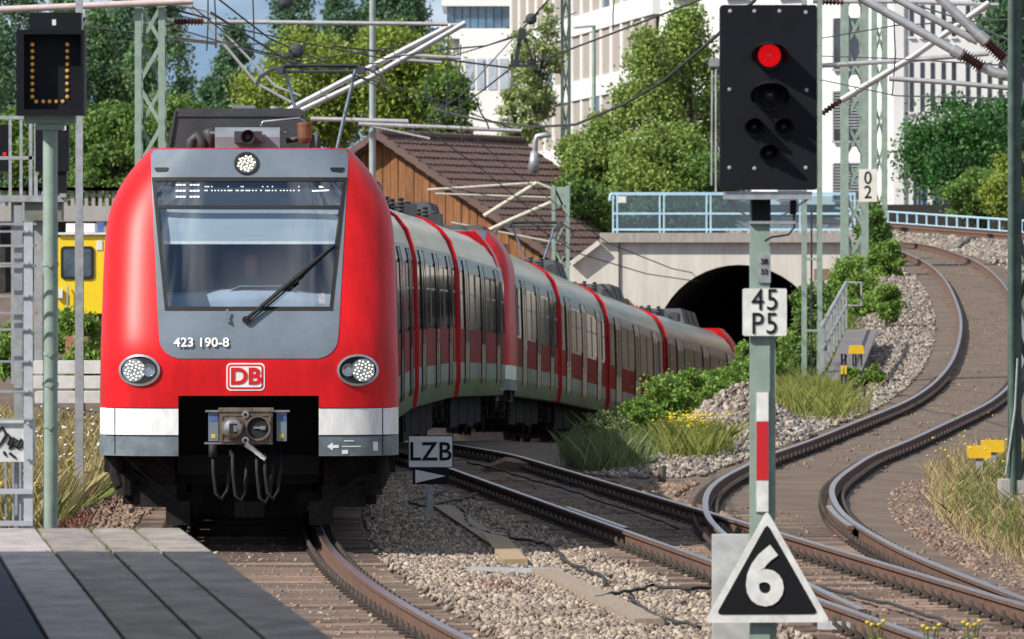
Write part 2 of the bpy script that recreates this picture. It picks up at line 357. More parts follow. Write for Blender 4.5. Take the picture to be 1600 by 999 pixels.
tB = track('railway_track', 'straight rusty track in the middle that passes the gravel and leads under the train', XB, lambda y: np.minimum(0, ZA(y)), 46, 124,
           lens=lambda y: 2.5 if y > 88 else (3.3 if y > 76 else 3.0), shift=lambda y: 0 if y > 88 else (.4 if y > 76 else .2))
tC = track('railway_track', 'S-shaped track climbing past the bridge on its own embankment', XC, ZC, 58, 262, clip_end=150)
for o in [o for o in tC.children if o.name.startswith('sleeper') and o.matrix_local.translation.y < 88]: bpy.data.objects.remove(o)
# check rails at the crossing
for xf, y0, y1, off in ((XC, 77.5, 84.5, .66), (XB, 77, 84, -.66)):
    rail('check_rail', xf, Z0, y0, y1, tC if xf is XC else tB, off, .7)
# upper track beside the railing
XU = lambda y: 13.0 + (258 - np.asarray(y, float)) * .139
ZU = lambda y: 4.5 - (258 - np.asarray(y, float)) * .0217
track('railway_track', 'far upper track that runs along the pale blue guard railing', XU, ZU, 205, 275, clip_end=0)
b = MB(); b.grid(sweep(XU, ZU, 190, 280, 2, [(-3.6, -1.5), (-1.5, -.2), (1.9, -.2), (3.4, -.22), (6, -1.6)])); tag(b.build('embankment', M('embankment_earth', (.24, .21, .18), .95, col2=(.15, .125, .105), vs=3, bump=.5), fix=False), kind='structure')
_n = 5200; _y = 200 + 75 * rng.random(_n); _u = -3.4 + 2.2 * rng.random(_n); stones('ballast_gravel', np.stack([XU(_y) + _u, _y, ZU(_y) + np.interp(_u, [-3.6, -1.5, 0], [-1.5, -.2, -.2]) + .03], -1), .07, m_stone_grey, label='pale stones on the slope just below the far upper track')

# ------------------------------------------------------------------ platform
m_pave = M('paving_concrete', (.38, .325, .28), .85, col2=(.15, .13, .112), vs=4, bump=.5, bs=70, stretch=(1, .45, 1), detail=12)
m_pave_l = M('paving_pale', (.50, .45, .43), .85, col2=(.25, .22, .21), vs=4, bump=.5, bs=70, stretch=(1, .45, 1), detail=12)
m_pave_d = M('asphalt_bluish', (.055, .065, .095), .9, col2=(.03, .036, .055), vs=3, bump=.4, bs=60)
m_conc = M('concrete', (.42, .40, .37), .9, col2=(.26, .245, .22), vs=.8, bump=.3, bs=14, stretch=(2, 2, .5))
pe = lambda y: -2.14 - .0908 * (y - 48)
plat = tag(MB().prism([(pe(10) - 9, 10), (pe(10) - .06, 10), (pe(48) - .06, 47.95), (pe(48) - 9, 47.95)], lambda a, c, t: (a, c, t), -.4, .90).build('platform', m_conc), kind='structure')
offs = [0, .312, .60, .94, 1.28, 4.5, 9]
for k in range(6):
    a, c = offs[k], offs[k + 1]; g = .011
    b = MB(); z0, z1 = .885, (.962 if k < 4 else .958)
    b.prism([(pe(10) - c + g, 10), (pe(10) - a - g, 10), (pe(48) - a - g, 48), (pe(48) - c + g, 48)], lambda p, q, t: (p, q, t), z0, z1)
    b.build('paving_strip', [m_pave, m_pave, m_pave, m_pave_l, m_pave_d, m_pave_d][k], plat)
# platform roof overhead, out of frame: its shadow lies over the near end of the platform
cn = thing('platform_canopy', 'flat platform roof on steel posts above the near end of the platform', 'canopy', (-6, 30, .96))
b = MB(); b.prism([(pe(8) - 11, 8), (pe(8) - .8, 8), (pe(41.2) - .8 - .3, 41.2), (pe(41.2) - 11, 41.2)], lambda p, q, t: (p + 6, q - 30, t - .96), 4.75, 4.98); b.build('roof', M('canopy_steel', (.35, .37, .38), .6), cn)
for yy in (14, 22, 30): MB().tube([(pe(yy) - 4.6 + 6, yy - 30, 0), (pe(yy) - 4.6 + 6, yy - 30, 3.8)], .12, 10).build('post', M('canopy_steel', (.35, .37, .38)), cn)
# ------------------------------------------------------------------ the train
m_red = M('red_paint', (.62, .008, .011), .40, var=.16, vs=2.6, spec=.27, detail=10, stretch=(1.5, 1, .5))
m_red_shaded = M('red_paint_shaded', (.27, .010, .014), .5, var=.35, vs=1.2, spec=.03, stretch=(1, 2.2, .15))  # same red as the nose, darkened to stand for the flank in shade
m_white = M('white_paint', (.80, .80, .78), .35, var=.10, vs=5, coat=.1, detail=10, stretch=(2, 2, .6))
m_grey = M('grey_paint', (.155, .19, .228), .32, var=.09, vs=2, coat=.4)
m_skirt = M('skirt_grey', (.15, .185, .21), .45, var=.2, vs=5, detail=10)
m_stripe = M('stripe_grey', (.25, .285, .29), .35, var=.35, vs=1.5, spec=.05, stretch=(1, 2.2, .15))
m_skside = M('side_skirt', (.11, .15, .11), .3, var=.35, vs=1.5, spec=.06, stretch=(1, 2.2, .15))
m_door = M('door_grey', (.20, .235, .24), .13, var=.3, vs=2, spec=.18, stretch=(1, 2.2, .15), bump=.08, bs=4)
m_roof = M('silver_roof', (.24, .24, .19), .18, .8, var=.45, vs=1.2, stretch=(1, .25, 1), bump=.15, bs=5)
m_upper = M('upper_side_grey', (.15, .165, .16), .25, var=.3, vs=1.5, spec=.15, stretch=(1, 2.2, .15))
m_dglass = M('dark_glass', (.006, .007, .009), .06, var=.2, vs=2, spec=.025)
m_black = M('black_rubber', (.010, .010, .011), .75, var=.2, vs=8)
m_dirt_shade = M('underframe_dirt_shade', (.022, .019, .018), .9, var=.3, vs=5, bump=.3, bs=30, spec=.2)  # underframe grime, colour lowered further to carry the shade under the nose
m_iron = M('grimy_iron', (.23, .175, .13), .55, .35, col2=(.085, .065, .05), vs=9, bump=.3, bs=50)
m_chrome = M('worn_steel', (.55, .53, .52), .3, .9, var=.15, vs=8)
m_roofbox = M('roof_box_grey', (.05, .053, .058), .6, var=.18, vs=3, bump=.15, bs=30)
m_roofpale = M('roof_equipment_grey', (.20, .225, .25), .5, var=.15, vs=4)
m_led = M('headlight_led', (1, .86, .60), .3, var=0, emit=.75)
m_ledw = M('display_led', (1, .98, .92), .3, var=0, emit=1.3)
m_lamp = M('lamp_reflector', (.36, .39, .42), .12, .8, var=.15, vs=30)
m_cabin = M('cab_interior', (.05, .06, .085), .8, var=.2)
m_blind = M('sun_blind', (.42, .50, .56), .7, var=.06, vs=2, stretch=(.3, 1, 6))
m_desk = M('driver_desk', (.42, .50, .60), .5, var=.12, vs=3)
m_screen = GLASS('windscreen_glass', (.84, .89, .93), .17)

_cwf = cubic([1.3, 1.8, 2.5, 3.0, 3.2, 3.32, 3.46, 3.6, 3.72, 3.82, 3.888], [1.5, 1.493, 1.478, 1.458, 1.432, 1.40, 1.342, 1.262, 1.172, 1.083, 1.02])
def cw(z): return 1.5 if z < 1.3 else float(_cwf(z))
def cy0(z): return .42 * .08 * math.log1p(math.exp(min(60, (z - 1.88) / .08)))
def FY(u, z):
    w = cw(z); q = min(1, abs(u) / w); return cy0(z) + .62 * (1 - math.sqrt(max(0, 1 - q ** 5)))
def mhw(z): return 1.003 - (3.89 - z) * .057 if z > 1.99 else .66 + .2326 * math.sqrt(max(0, 1 - ((1.99 - z) / .21) ** 2))   # half width of the grey mask
def ghw(z): return lerp(.838, .982, (z - 2.27) / 1.32)                                                                # half width of the windscreen
def patch(b, z0, z1, left, right, off, thick, nz=10, nu=12, m=0, zs=None):     # curved plate lying on the nose
    zs = zs or [lerp(z0, z1, k / nz) for k in range(nz + 1)]
    for o in (off, off - thick):
        b.grid([[(lerp(left(z), right(z), j / nu), FY(lerp(left(z), right(z), j / nu), z) - o, z) for j in range(nu + 1)] for z in zs], m)
    for fn in (left, right): b.grid([[(fn(z), FY(fn(z), z) - o, z) for o in (off, off - thick)] for z in zs], m)
    for z in (zs[0], zs[-1]): b.grid([[(lerp(left(z), right(z), j / nu), FY(lerp(left(z), right(z), j / nu), z) - o, z) for j in range(nu + 1)] for o in (off, off - thick)], m)
    return b
def polyplate(b, pts, off, thick=.004, m=0):                                    # flat outline laid on the nose
    fr = [(u, FY(u, z) - off, z) for u, z in pts]; bk = [(u, FY(u, z) - off + thick, z) for u, z in pts]; n = len(pts)
    b.poly(fr, m); b.grid([fr, bk], m, closed=True); return b
OUTF = [.0, .12, .25, .38, .5, .6, .69, .77, .84, .895, .94, .97, .988, .997, 1.0]
BACK = [.12, .3, .55, .8, 1.0]
def shell(zs, skip_inner, side=0, cap=False):
    rows = []
    for z in zs:
        w = cw(z); fm = .4667 * 1.5 / w if z <= 1.411 else ((mhw(max(z, 1.99)) - .012) / w if z >= 1.99 else lerp(.4667 * 1.5 / w, (mhw(1.99) - .012) / w, (z - 1.411) / .579))
        half = [fm * k / 8 for k in range(8)] + [fm + (1 - fm) * t for t in OUTF]
        pts = [(w * h, FY(w * h, z), z) for h in half]; ye = pts[-1][1]
        bw = np.interp(z, PZ, PU)
        pts += [(lerp(w, max(w, bw) if z < 3.2 else w, t), lerp(ye, 2.66, t), z) for t in BACK]
        rows.append([(-x, y, zz) for x, y, zz in reversed(pts[1:])] + pts)
    b = MB(); n = len(rows[0]); mid = n // 2
    for a in range(len(rows) - 1):
        zc = (zs[a] + zs[a + 1]) / 2
        for c in range(n - 1):
            inner = (mid - 8) <= c < (mid + 8)
            if inner and skip_inner(zc): continue
            if side and (c < mid) != (side < 0): continue
            b.quad(rows[a][c], rows[a][c+1], rows[a+1][c+1], rows[a+1][c])
        if cap: b.quad(rows[a][0], rows[a][-1], rows[a+1][-1], rows[a+1][0])
    return b, rows
# body cross-section
PROF = [(1.38, .70), (1.46, .715), (1.50, 1.015), (1.50, 1.29), (1.50, 1.85), (1.467, 2.85), (1.42, 3.08), (1.345, 3.28), (1.21, 3.47), (.97, 3.64), (.62, 3.75), (0, 3.80)]
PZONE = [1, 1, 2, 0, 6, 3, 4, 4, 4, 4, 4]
PU = [p[0] for p in PROF]; PZ = [p[1] for p in PROF]
def wside(z): return float(np.interp(z, PZ, PU))
def body_mesh(y0, y1):
    b = MB()
    for s in (-1, 1):
        for k in range(len(PROF) - 1):
            (u0, z0), (u1, z1) = PROF[k], PROF[k + 1]
            b.quad((s*u0, y0, z0), (s*u0, y1, z0), (s*u1, y1, z1), (s*u1, y0, z1), PZONE[k])
    ring = [(u, z) for u, z in PROF] + [(-u, z) for u, z in reversed(PROF[:-1])]
    for y in (y0, y1): b.poly([(u, y, z) for u, z in ring], 5)
    b.quad((-1.38, y0, .70), (1.38, y0, .70), (1.38, y1, .70), (-1.38, y1, .70), 5)
    o = b.build('carriage', [m_red_shaded, m_skside, m_stripe, m_upper, m_roof, m_dirt_shade, m_dglass], smooth=True); me = o.data; bpy.data.objects.remove(o); return me
def panel(b, s, y0, y1, z0, z1, proud, m=0, back=.03):
    zs = [z0] + [z for z in (1.015, 1.29, 1.85, 2.85) if z0 < z < z1] + [z1]
    for a in range(len(zs) - 1):
        A, B_ = zs[a], zs[a+1]; o = lambda z: s * (wside(z) + proud)
        b.quad((o(A), y0, A), (o(A), y1, A), (o(B_), y1, B_), (o(B_), y0, B_), m)
        for y in (y0, y1): b.quad((o(A), y, A), (o(B_), y, B_), (o(B_) - s*back, y, B_), (o(A) - s*back, y, A), m)
    for z in (z0, z1): b.quad((o(z), y0, z), (o(z), y1, z), (o(z) - s*back, y1, z), (o(z) - s*back, y0, z), m)
def mesh_of(b, name, mats, **k):
    o = b.build(name, mats, **k); me = o.data; bpy.data.objects.remove(o); return me
def door_mesh(s):
    b = MB(); panel(b, s, -.66, .66, .93, 3.0, .014)
    for c in (-.33, .33):
        panel(b, s, c - .2, c + .2, 1.62, 2.74, .019, 1)
    panel(b, s, -.012, .012, .95, 2.98, .018, 2); panel(b, s, -.70, -.665, .93, 3.02, .02, 2); panel(b, s, .665, .70, .93, 3.02, .02, 2)
    panel(b, s, -.09, -.05, 1.5, 1.58, .024, 3)
    return mesh_of(b, 'door', [m_door, m_dglass, m_black, m_red])
def window_mesh(s, w):
    b = MB(); panel(b, s, -w/2, w/2, 1.92, 2.80, .010, 0); panel(b, s, -w/2 + .03, w/2 - .03, 2.44, 2.47, .014, 1); panel(b, s, -w/2 - .02, -w/2 + .025, 1.9, 2.82, .016, 1)
    return mesh_of(b, 'window', [m_dglass, m_stripe])
DOOR = {s: door_mesh(s) for s in (-1, 1)}; WIN = {s: {w: window_mesh(s, w) for w in (.78, 1.5)} for s in (-1, 1)}
def rib_mesh():
    b = MB(); pr = [(u + (.035 if z < 3.3 else .02), z + (.03 if z > 3.2 else 0)) for u, z in PROF]
    ring = pr + [(-u, z) for u, z in reversed(pr[:-1])]
    inn = PROF + [(-u, z) for u, z in reversed(PROF[:-1])]
    for y in (-.026, .026): b.grid([[(u, y, z) for u, z in ring], [(u*.97, y, z - .02) for u, z in inn]])
    b.grid([[(u, y, z) for u, z in ring] for y in (-.026, .026)]); return mesh_of(b, 'end_frame', m_red)
RIB = rib_mesh()
def bellows_mesh():
    b = MB(); rows = []
    for k in range(9):
        y = -.36 + k * .09; sc = .93 if k % 2 else .88
        rows.append([(u * sc, y, .7 + (z - .7) * (sc + .02)) for u, z in PROF] + [(-u * sc, y, .7 + (z - .7) * (sc + .02)) for u, z in reversed(PROF[:-1])])
    b.grid(rows); return mesh_of(b, 'bellows', m_black)
BELL = bellows_mesh()
def wheel_mesh():
    b = MB(); b.lathe([(.05, -.07), (.40, -.07), (.425, -.06), (.425, .05), (.45, .055), (.45, .075), (.05, .075)], (0, 0, 0), (1, 0, 0), 24)
    return mesh_of(b, 'wheel', m_dirt_shade, smooth=True)
def bogie_mesh():
    b = MB()
    for s in (-1, 1):
        b.box(s*1.0 - .09, s*1.0 + .09, -1.55, 1.55, .42, .62); b.box(s*1.0 - .14, s*1.0 + .14, -.35, .35, .3, .66)
        for y in (-1.1, 1.1): b.box(s*1.0 - .16, s*1.0 + .16, y - .17, y + .17, .28, .58); b.tube([(s*1.22, y, .44), (s*1.05, y, .44)], .12, 10)
        b.tube([(s*1.12, -.9, .5), (s*1.12, -.2, .66)], .045, 8)
    b.box(-1.0, 1.0, -.25, .25, .38, .62); b.box(-.62, .62, -1.5, 1.5, .16, .70)
    for y in (-1.1, 1.1): b.tube([(-.8, y, .44), (.8, y, .44)], .08, 8)
    return mesh_of(b, 'bogie', m_dirt_shade)
WHEEL, BOGIE = wheel_mesh(), bogie_mesh()
def acbox_mesh(L, w0, w1, h):
    b = MB(); z0, z1 = 3.70, 3.70 + h; e = .16
    b.quad((-w1, e, z1), (w1, e, z1), (w1, L - e, z1), (-w1, L - e, z1))
    b.quad((-w0, 0, z0), (w0, 0, z0), (w1, e, z1), (-w1, e, z1)); b.quad((-w0, L, z0), (w0, L, z0), (w1, L - e, z1), (-w1, L - e, z1))
    for s in (-1, 1): b.quad((s*w0, 0, z0), (s*w0, L, z0), (s*w1, L - e, z1), (s*w1, e, z1))
    for k in range(6):                                    # louvres in the end and seams
        z = z0 + .07 + k * (h - .14) / 6; yy = L + .004 - e * (z - z0) / h
        b.box(-w1 * .8, w1 * .8, yy - .03, yy + .012, z, z + .03, 1)
    for y in (L * .33, L * .66):
        for s in (-1, 1): b.bar((s * (w0 + .006), y, z0), (s * (w1 + .006), y, z1), .03, .02, 1)
        b.box(-w1, w1, y - .015, y + .015, z1, z1 + .012, 1)
    return mesh_of(b, 'roof_box', [m_roofbox, m_black])
AC = acbox_mesh(3.4, .78, .66, .40)
def clutter_mesh(seed, L):
    rd = random.Random(seed); b = MB(); y = 0
    while y < L:
        u = rd.uniform(.1, .85); z = 3.70 + .08 * (1 - u)
        k = rd.random()
        if k < .4:
            b.lathe([(.02, 0), (.07, .03), (.035, .06), (.07, .09), (.035, .12), (.07, .15), (.035, .18), (.06, .22), (.01, .24)], (u, y, z - .03), (0, 0, 1), 8)
        elif k < .75: b.box(u - .12, u + .12, y, y + .35, z - .05, z + .16)
        else: b.tube([(u, y, z), (u + .05, y + .2, z + .14), (u - .05, y + .7, z + .12), (u, y + 1.0, z)], .028, 6)
        y += rd.uniform(.18, .5)
    for q in (.3, .55): b.tube([(q + .05 * math.sin(k), k * L / 12, 3.80 + .03 * math.cos(k * 2)) for k in range(13)], .02, 6)
    return mesh_of(b, 'roof_insulators', [m_roofbox])
CLUT = [clutter_mesh(3, 3.5), clutter_mesh(8, 5)]
BODY = {}
def place(p0, p1):
    p0, p1 = Vector(p0), Vector(p1); y = (p1 - p0).normalized(); x = y.cross(Vector((0, 0, 1))).normalized(); z = x.cross(y)
    return Matrix(((x.x, y.x, z.x, p0.x), (x.y, y.y, z.y, p0.y), (x.z, y.z, z.z, p0.z), (0, 0, 0, 1)))
def carriage(unit, mtx, L, y0, y1, ac=None, clut=None, doors=3, bog=(True, True)):
    key = (round(y0, 2), round(y1, 2))
    if key not in BODY: BODY[key] = body_mesh(y0, y1)
    c = inst('carriage', BODY[key], unit, mtx); Ls = y1 - y0; T = Matrix.Translation
    dc = [y0 + Ls * (k + .5) / doors for k in range(doors)]
    for s in (-1, 1):
        for d in dc: inst('door', DOOR[s], c, T((0, d, 0)))
        for k in range(doors - 1):
            gap = dc[k + 1] - dc[k] - 1.4; n = 2
            for q in range(n): inst('window', WIN[s][1.5], c, T((0, dc[k] + .70 + gap * (q + .5) / n, 0)))
        inst('window', WIN[s][.78], c, T((0, (y0 + dc[0] - .7) / 2 + .02, 0))); inst('window', WIN[s][.78], c, T((0, (y1 + dc[-1] + .7) / 2 - .02, 0)))
    if ac is not None: inst('roof_box', AC, c, T((0, ac, 0)))
    if clut is not None: inst('roof_insulators', CLUT[clut[0]], c, T((0, clut[1], 0)))
    for yb, on in ((y0 + 1.6, bog[0]), (y1 - .1, bog[1])):
        if on:
            inst('bogie', BOGIE, c, T((0, yb, 0)))
            for yy in (-1.1, 1.1):
                for s in (-1, 1): inst('wheel', WHEEL, c, T((s * .75, yb + yy, .45)) @ Matrix.Rotation(0 if s < 0 else math.pi, 4, 'Z'))
    b = UNDER; inst('equipment_case', b, c, T((0, (y0 + y1) / 2, 0)))
    return c
_u = MB()
for s in (-1, 1):
    for k, (a, e) in enumerate(((-5.2, -2.8), (-2.6, .2), (.4, 2.6), (2.8, 5.0))): _u.box(s*.5 - .7 + (s > 0) * .25, s*.5 + .7 - (s < 0) * .25, a, e, .17 + .05 * (k % 2), .72)
UNDER = mesh_of(_u, 'equipment_case', m_dirt_shade)

# ---- the cab: parts are built once for the leading cab and shared by the other three
lead = thing('commuter_train', 'red electric commuter train with lit headlights, the front unit coming towards the platform', 'train', (0, 74, 0), 'coupled units of the red commuter train')
trail = thing('commuter_train', 'second red train unit coupled behind, its tail just outside the dark tunnel mouth', 'train', (0, 143, 0), 'coupled units of the red commuter train')
zs_red = [1.29, 1.35, 1.411, 1.5, 1.6, 1.7, 1.78, 1.85, 1.92, 1.99, 2.1, 2.2, 2.3, 2.4, 2.55, 2.7, 2.85, 3.0, 3.1, 3.15, 3.22, 3.3, 3.38, 3.46, 3.54, 3.6, 3.66, 3.72, 3.77, 3.81, 3.845, 3.87, 3.888]
b, rows = shell(zs_red, lambda z: z < 1.411 or z > 2.22, cap=True)
top = rows[-1]; b.grid([top, [(x * .98, max(y, .95) + .12 * (y < .95), 3.90) for x, y, z in top], [(x * .97, 2.66, 3.86) for x, y, z in top]], 0)
CAB = []
CAB.append(('cab', mesh_of(b, 'cab', m_red, smooth='all')))
for s in (-1, 1):
    b, _ = shell([1.018, 1.1, 1.2, 1.288], lambda z: True, s); CAB.append(('white_stripe', mesh_of(b, 'white_stripe', m_white, smooth='all')))
    b, _ = shell([.81, .9, 1.012], lambda z: True, s); CAB.append(('front_skirt', mesh_of(b, 'front_skirt', m_skirt, smooth='all')))
b = MB()   # coupler pocket: dark box behind the opening
for s in (-1, 1): b.quad((s*.70, .02, .62), (s*.70, 1.3, .62), (s*.70, 1.3, 1.411), (s*.70, .02, 1.411))
b.quad((-.70, .02, 1.411), (.70, .02, 1.411), (.70, 1.3, 1.411), (-.70, 1.3, 1.411)); b.quad((-.70, 1.3, .5), (.70, 1.3, .5), (.70, 1.3, 1.411), (-.70, 1.3, 1.411))
b.box(-1.42, 1.42, 1.0, 2.6, .60, .80); CAB.append(('coupler_pocket', mesh_of(b, 'coupler_pocket', m_black)))
b = MB()   # grey front mask: below, beside and above the windscreen
zl = [1.782, 1.80, 1.825, 1.86, 1.90, 1.94, 1.99, 2.05, 2.12, 2.2, 2.27]
patch(b, 0, 0, lambda z: -mhw(z), mhw, .006, .03, zs=zl, nu=16)
for s in (-1, 1): patch(b, 2.27, 3.59, lambda z: s * ghw(z), lambda z: s * mhw(z), .006, .03, nz=14, nu=2)
patch(b, 3.59, 3.885, lambda z: -mhw(z), mhw, .006, .03, nz=6, nu=16)
CAB.append(('front_mask', mesh_of(b, 'front_mask', m_grey, smooth=True)))
b = MB()   # black rubber surround and the bar under the display
for s in (-1, 1): patch(b, 2.27, 3.59, lambda z: s * ghw(z), lambda z: s * (ghw(z) - .035), .012, .03, nz=14, nu=1)
for z0, z1 in ((2.262, 2.30), (3.56, 3.60), (3.285, 3.315)): patch(b, z0, z1, lambda z: -ghw(z), ghw, .013, .03, nz=1, nu=16)
CAB.append(('windscreen_frame', mesh_of(b, 'windscreen_frame', m_black)))
b = MB(); patch(b, 2.295, 3.57, lambda z: -ghw(z) + .03, lambda z: ghw(z) - .03, .004, .004, nz=14, nu=16)
b.f = b.f[:14 * 16]; b.m = b.m[:14 * 16]
CAB.append(('windscreen', mesh_of(b, 'windscreen', m_screen, smooth='all')))
b = MB()   # cab room seen through the glass
b.box(-1.0, 1.0, 2.3, 2.34, 1.6, 3.7); b.box(-1.2, 1.2, .75, 2.3, 1.6, 1.64); b.box(-.95, .95, 1.0, 2.3, 3.62, 3.66)
for s in (-1, 1): b.box(s*1.15 - .02, s*1.15 + .02, .95, 2.3, 1.6, 3.3)
for z0, z1 in ((3.31, 3.56),): patch(b, z0, z1, lambda z: -ghw(z) + .04, lambda z: ghw(z) - .04, -.06, .02, nz=2)
CAB.append(('cab_room', mesh_of(b, 'cab_room', m_cabin)))
def lamp(s):
    b = MB(); cu, cz = s * 1.09, 1.665
    def ring(ru, rz, off, du=0): return [(cu + du + ru * math.cos(t), FY(cu + du + ru * math.cos(t), cz + rz * math.sin(t)) - off, cz + rz * math.sin(t)) for t in [2*math.pi*k/28 for k in range(28)]]
    b.grid([ring(.212, .162, 0), ring(.209, .159, .022), ring(.186, .138, .024), ring(.182, .134, .006)], 0, closed=True)
    b.grid([ring(.187, .139, .005), ring(.1, .08, .006), ring(.002, .002, .006)], 1, closed=True)
    dl = s * .055
    b.grid([ring(.118, .118, .009, dl), ring(.114, .114, .014, dl), ring(.002, .002, .014, dl)], 2, closed=True)
    b.grid([ring(.066, .066, .009, -s * .095), ring(.06, .06, .016, -s * .095), ring(.03, .03, .008, -s * .095), ring(.002, .002, .008, -s * .095)], 2, closed=True)
    for k in range(30):
        r = .012 + .092 * math.sqrt(k / 30); t = k * 2.4; u = cu + dl + r * math.cos(t); z = cz + r * math.sin(t); y = FY(u, z) - .019
        b.poly([(u + .0105 * math.cos(q), y, z + .0105 * math.sin(q)) for q in [k2 * math.pi / 3 for k2 in range(6)]], 3)
    return mesh_of(b, 'headlight', [m_chrome, m_black, m_lamp, m_led])
for s in (-1, 1): CAB.append(('headlight', lamp(s)))
b = MB(); zc = 3.735
yy = FY(0, zc); nrm = Vector((0, -1, .42)).normalized()
b.lathe([(.125, -.02), (.125, .02), (.10, .022), (.10, .005), (.001, .005)], (-.03, yy, zc), nrm, 28)
for k in range(26):
    r = .01 + .08 * math.sqrt(k / 26); t = k * 2.4; c = Vector((-.03 + r * math.cos(t), yy, zc)) + nrm * .012; up = Vector((0, .42, 1)).normalized() * (r * math.sin(t))
    b.lathe([(.0125, 0), (.0005, .004)], c + up, nrm, 6, 1)
CAB.append(('top_light', mesh_of(b, 'top_light', [m_black, m_led])))
for s in (-1, 1):
    b = MB(); patch(b, 3.655, 3.70, lambda z: s * .885 - .07 + (.02 if z < 3.67 else 0), lambda z: s * .885 + .07 - (.02 if z < 3.67 else 0), .010, .01, nz=2, nu=3); CAB.append(('marker_slot', mesh_of(b, 'marker_slot', m_black)))
for s in (-1, 1):   # side strips behind the nose where the cab side door is
    b = MB(); panel(b, s, 2.45, 2.62, .72, 3.0, .012); CAB.append(('cab_side_post', mesh_of(b, 'cab_side_post', m_stripe)))
b = MB()   # dark gear under the nose, set back
for s in (-1, 1):
    b.box(s*1.05 - .3, s*1.05 + .3, .35, .9, .46, .80); b.box(s*.95 - .22, s*.95 + .22, .3, .5, .28, .5); b.box(s*.72 - .12, s*.72 + .12, .25, .45, .10, .34)
    b.tube([(s*1.32, .3, .78), (s*1.34, .3, .62), (s*1.30, .3, .50)], .07, 8); b.bar((s*.6, .3, .25), (s*1.2, .3, .62), .06)
    b.box(s*1.42 - .05, s*1.42 + .05, .6, .75, .62, .82); b.tube([(s*1.24, .33, .40), (s*1.24, .33, .62)], .10, 10); b.box(s*.88 - .4, s*.88 + .4, .5, .56, .30, .42)
b.box(-.15, .15, .1, .3, .18, .34); b.bar((-.1, .3, .34), (-.1, .5, .8), .05); b.bar((.1, .3, .34), (.1, .5, .8), .05)
b.v = [(x, y + .45, z) for x, y, z in b.v]
CAB.append(('rail_guard', mesh_of(b, 'rail_guard', m_dirt_shade)))
b = MB()   # automatic coupler
def ring2(cx, cz, r, y): return [(cx + r * math.cos(2*math.pi*k/20), y, cz + r * math.sin(2*math.pi*k/20)) for k in range(20)]
b.box(-.29, .24, -.10, .12, .93, 1.29); b.box(-.30, .25, -.115, -.09, 1.255, 1.295); b.box(-.27, -.03, -.112, -.09, .955, .97); b.box(-.27, .22, -.112, -.09, 1.215, 1.228); b.box(-.272, -.258, -.112, -.09, .955, 1.22); b.box(.208, .222, -.112, -.09, .955, 1.22)
b.lathe([(.118, 0), (.116, .02), (.09, .10), (.05, .15), (.001, .16)], (-.155, -.10, 1.09), (0, -1, 0), 20, 1)
b.box(-.19, -.11, -.275, -.2, 1.04, 1.14, 2); b.box(-.145, -.115, -.30, -.27, 1.06, 1.12, 1)
b.grid([ring2(.095, 1.09, .128, -.10), ring2(.095, 1.09, .126, -.13), ring2(.095, 1.09, .110, -.13), ring2(.095, 1.09, .106, -.1035)], 0, closed=True); b.grid([ring2(.095, 1.09, .108, -.1035), ring2(.095, 1.09, .001, -.1035)], 2, closed=True)  # funnel hollow is a flat black disc, its inner shade painted on
b.box(.05, .15, -.118, -.104, 1.085, 1.105, 1); b.box(.12, .17, -.125, -.104, 1.075, 1.112, 1)
for zz in (1.225, .97): b.lathe([(.036, 0), (.036, .04), (.018, .042), (.018, .01)], (-.03, -.10, zz), (0, -1, 0), 12, 1)
for x0 in (-.40, .28):
    b.box(x0, x0 + .10, -.05, .1, .96, 1.25, 3); b.box(x0 - .03, x0 + .13, -.08, .12, 1.25, 1.268, 1); b.box(x0 + .03, x0 + .07, -.054, -.05, .99, 1.03, 4); b.box(x0 + .01, x0 + .09, -.054, -.05, 1.16, 1.22, 5)
b.box(-.44, -.28, -.06, .12, .93, .948, 1)
b.tube([(-.02, -.12, .93), (.06, -.14, .87), (.17, -.16, .78)], [.035, .028, .024], 8, 1)
b.bar((0, .1, 1.1), (0, 1.2, .98), .26, .22)
CAB.append(('coupler', mesh_of(b, 'coupler', [m_iron, m_chrome, m_black, m_grey, M('sticker_yellow', (.7, .5, .03)), M('sticker_blue', (.07, .12, .35))])))
b = MB()   # hoses under the coupler
b.tube([(-.355, -.05, .93), (-.355, -.05, .80)], .042, 10)
for xs_, dz, x2 in ((-.355, .44, -.28), (-.16, .42, -.12), (.08, .40, .14), (.16, .44, .22)):
    b.tube([(xs_, -.05, .84), (xs_ + .005, -.06, .65), (xs_ + .03, -.06, dz), (xs_ + .08, -.05, dz - .06), ((xs_ + x2) / 2 + .1, .0, dz + .02), (x2 + .1, .1, .7), (x2 + .1, .3, .85)], .018, 8)
CAB.append(('air_hose', mesh_of(b, 'air_hose', m_black, smooth='all')))
m_logo_red = M('logo_red', (.62, .012, .014), .35, var=.02)
b = MB(); polyplate(b, rrect(-.222, .162, 1.462, 1.738, .045), .006); polyplate(b, rrect(-.207, .147, 1.477, 1.723, .035), .009, m=1); polyplate(b, rrect(-.188, .128, 1.496, 1.704, .02), .012)
for s in (-1, 1):
    for z0, z1 in ((1.008, 1.020), (1.2855, 1.2925)):
        bb = MB(); patch(bb, z0, z1, lambda z: s * .705, lambda z: s * 1.43, .0035, .006, nz=1, nu=18); CAB.append(('panel_seam', mesh_of(bb, 'panel_seam', m_dirt_shade)))
    bb = MB(); patch(bb, .82, 1.28, lambda z: s * 1.335, lambda z: s * 1.343, .003, .006, nz=4, nu=1); CAB.append(('panel_seam', mesh_of(bb, 'panel_seam', m_dirt_shade)))
CAB.append(('logo_plate', mesh_of(b, 'logo_plate', [m_white, m_logo_red])))
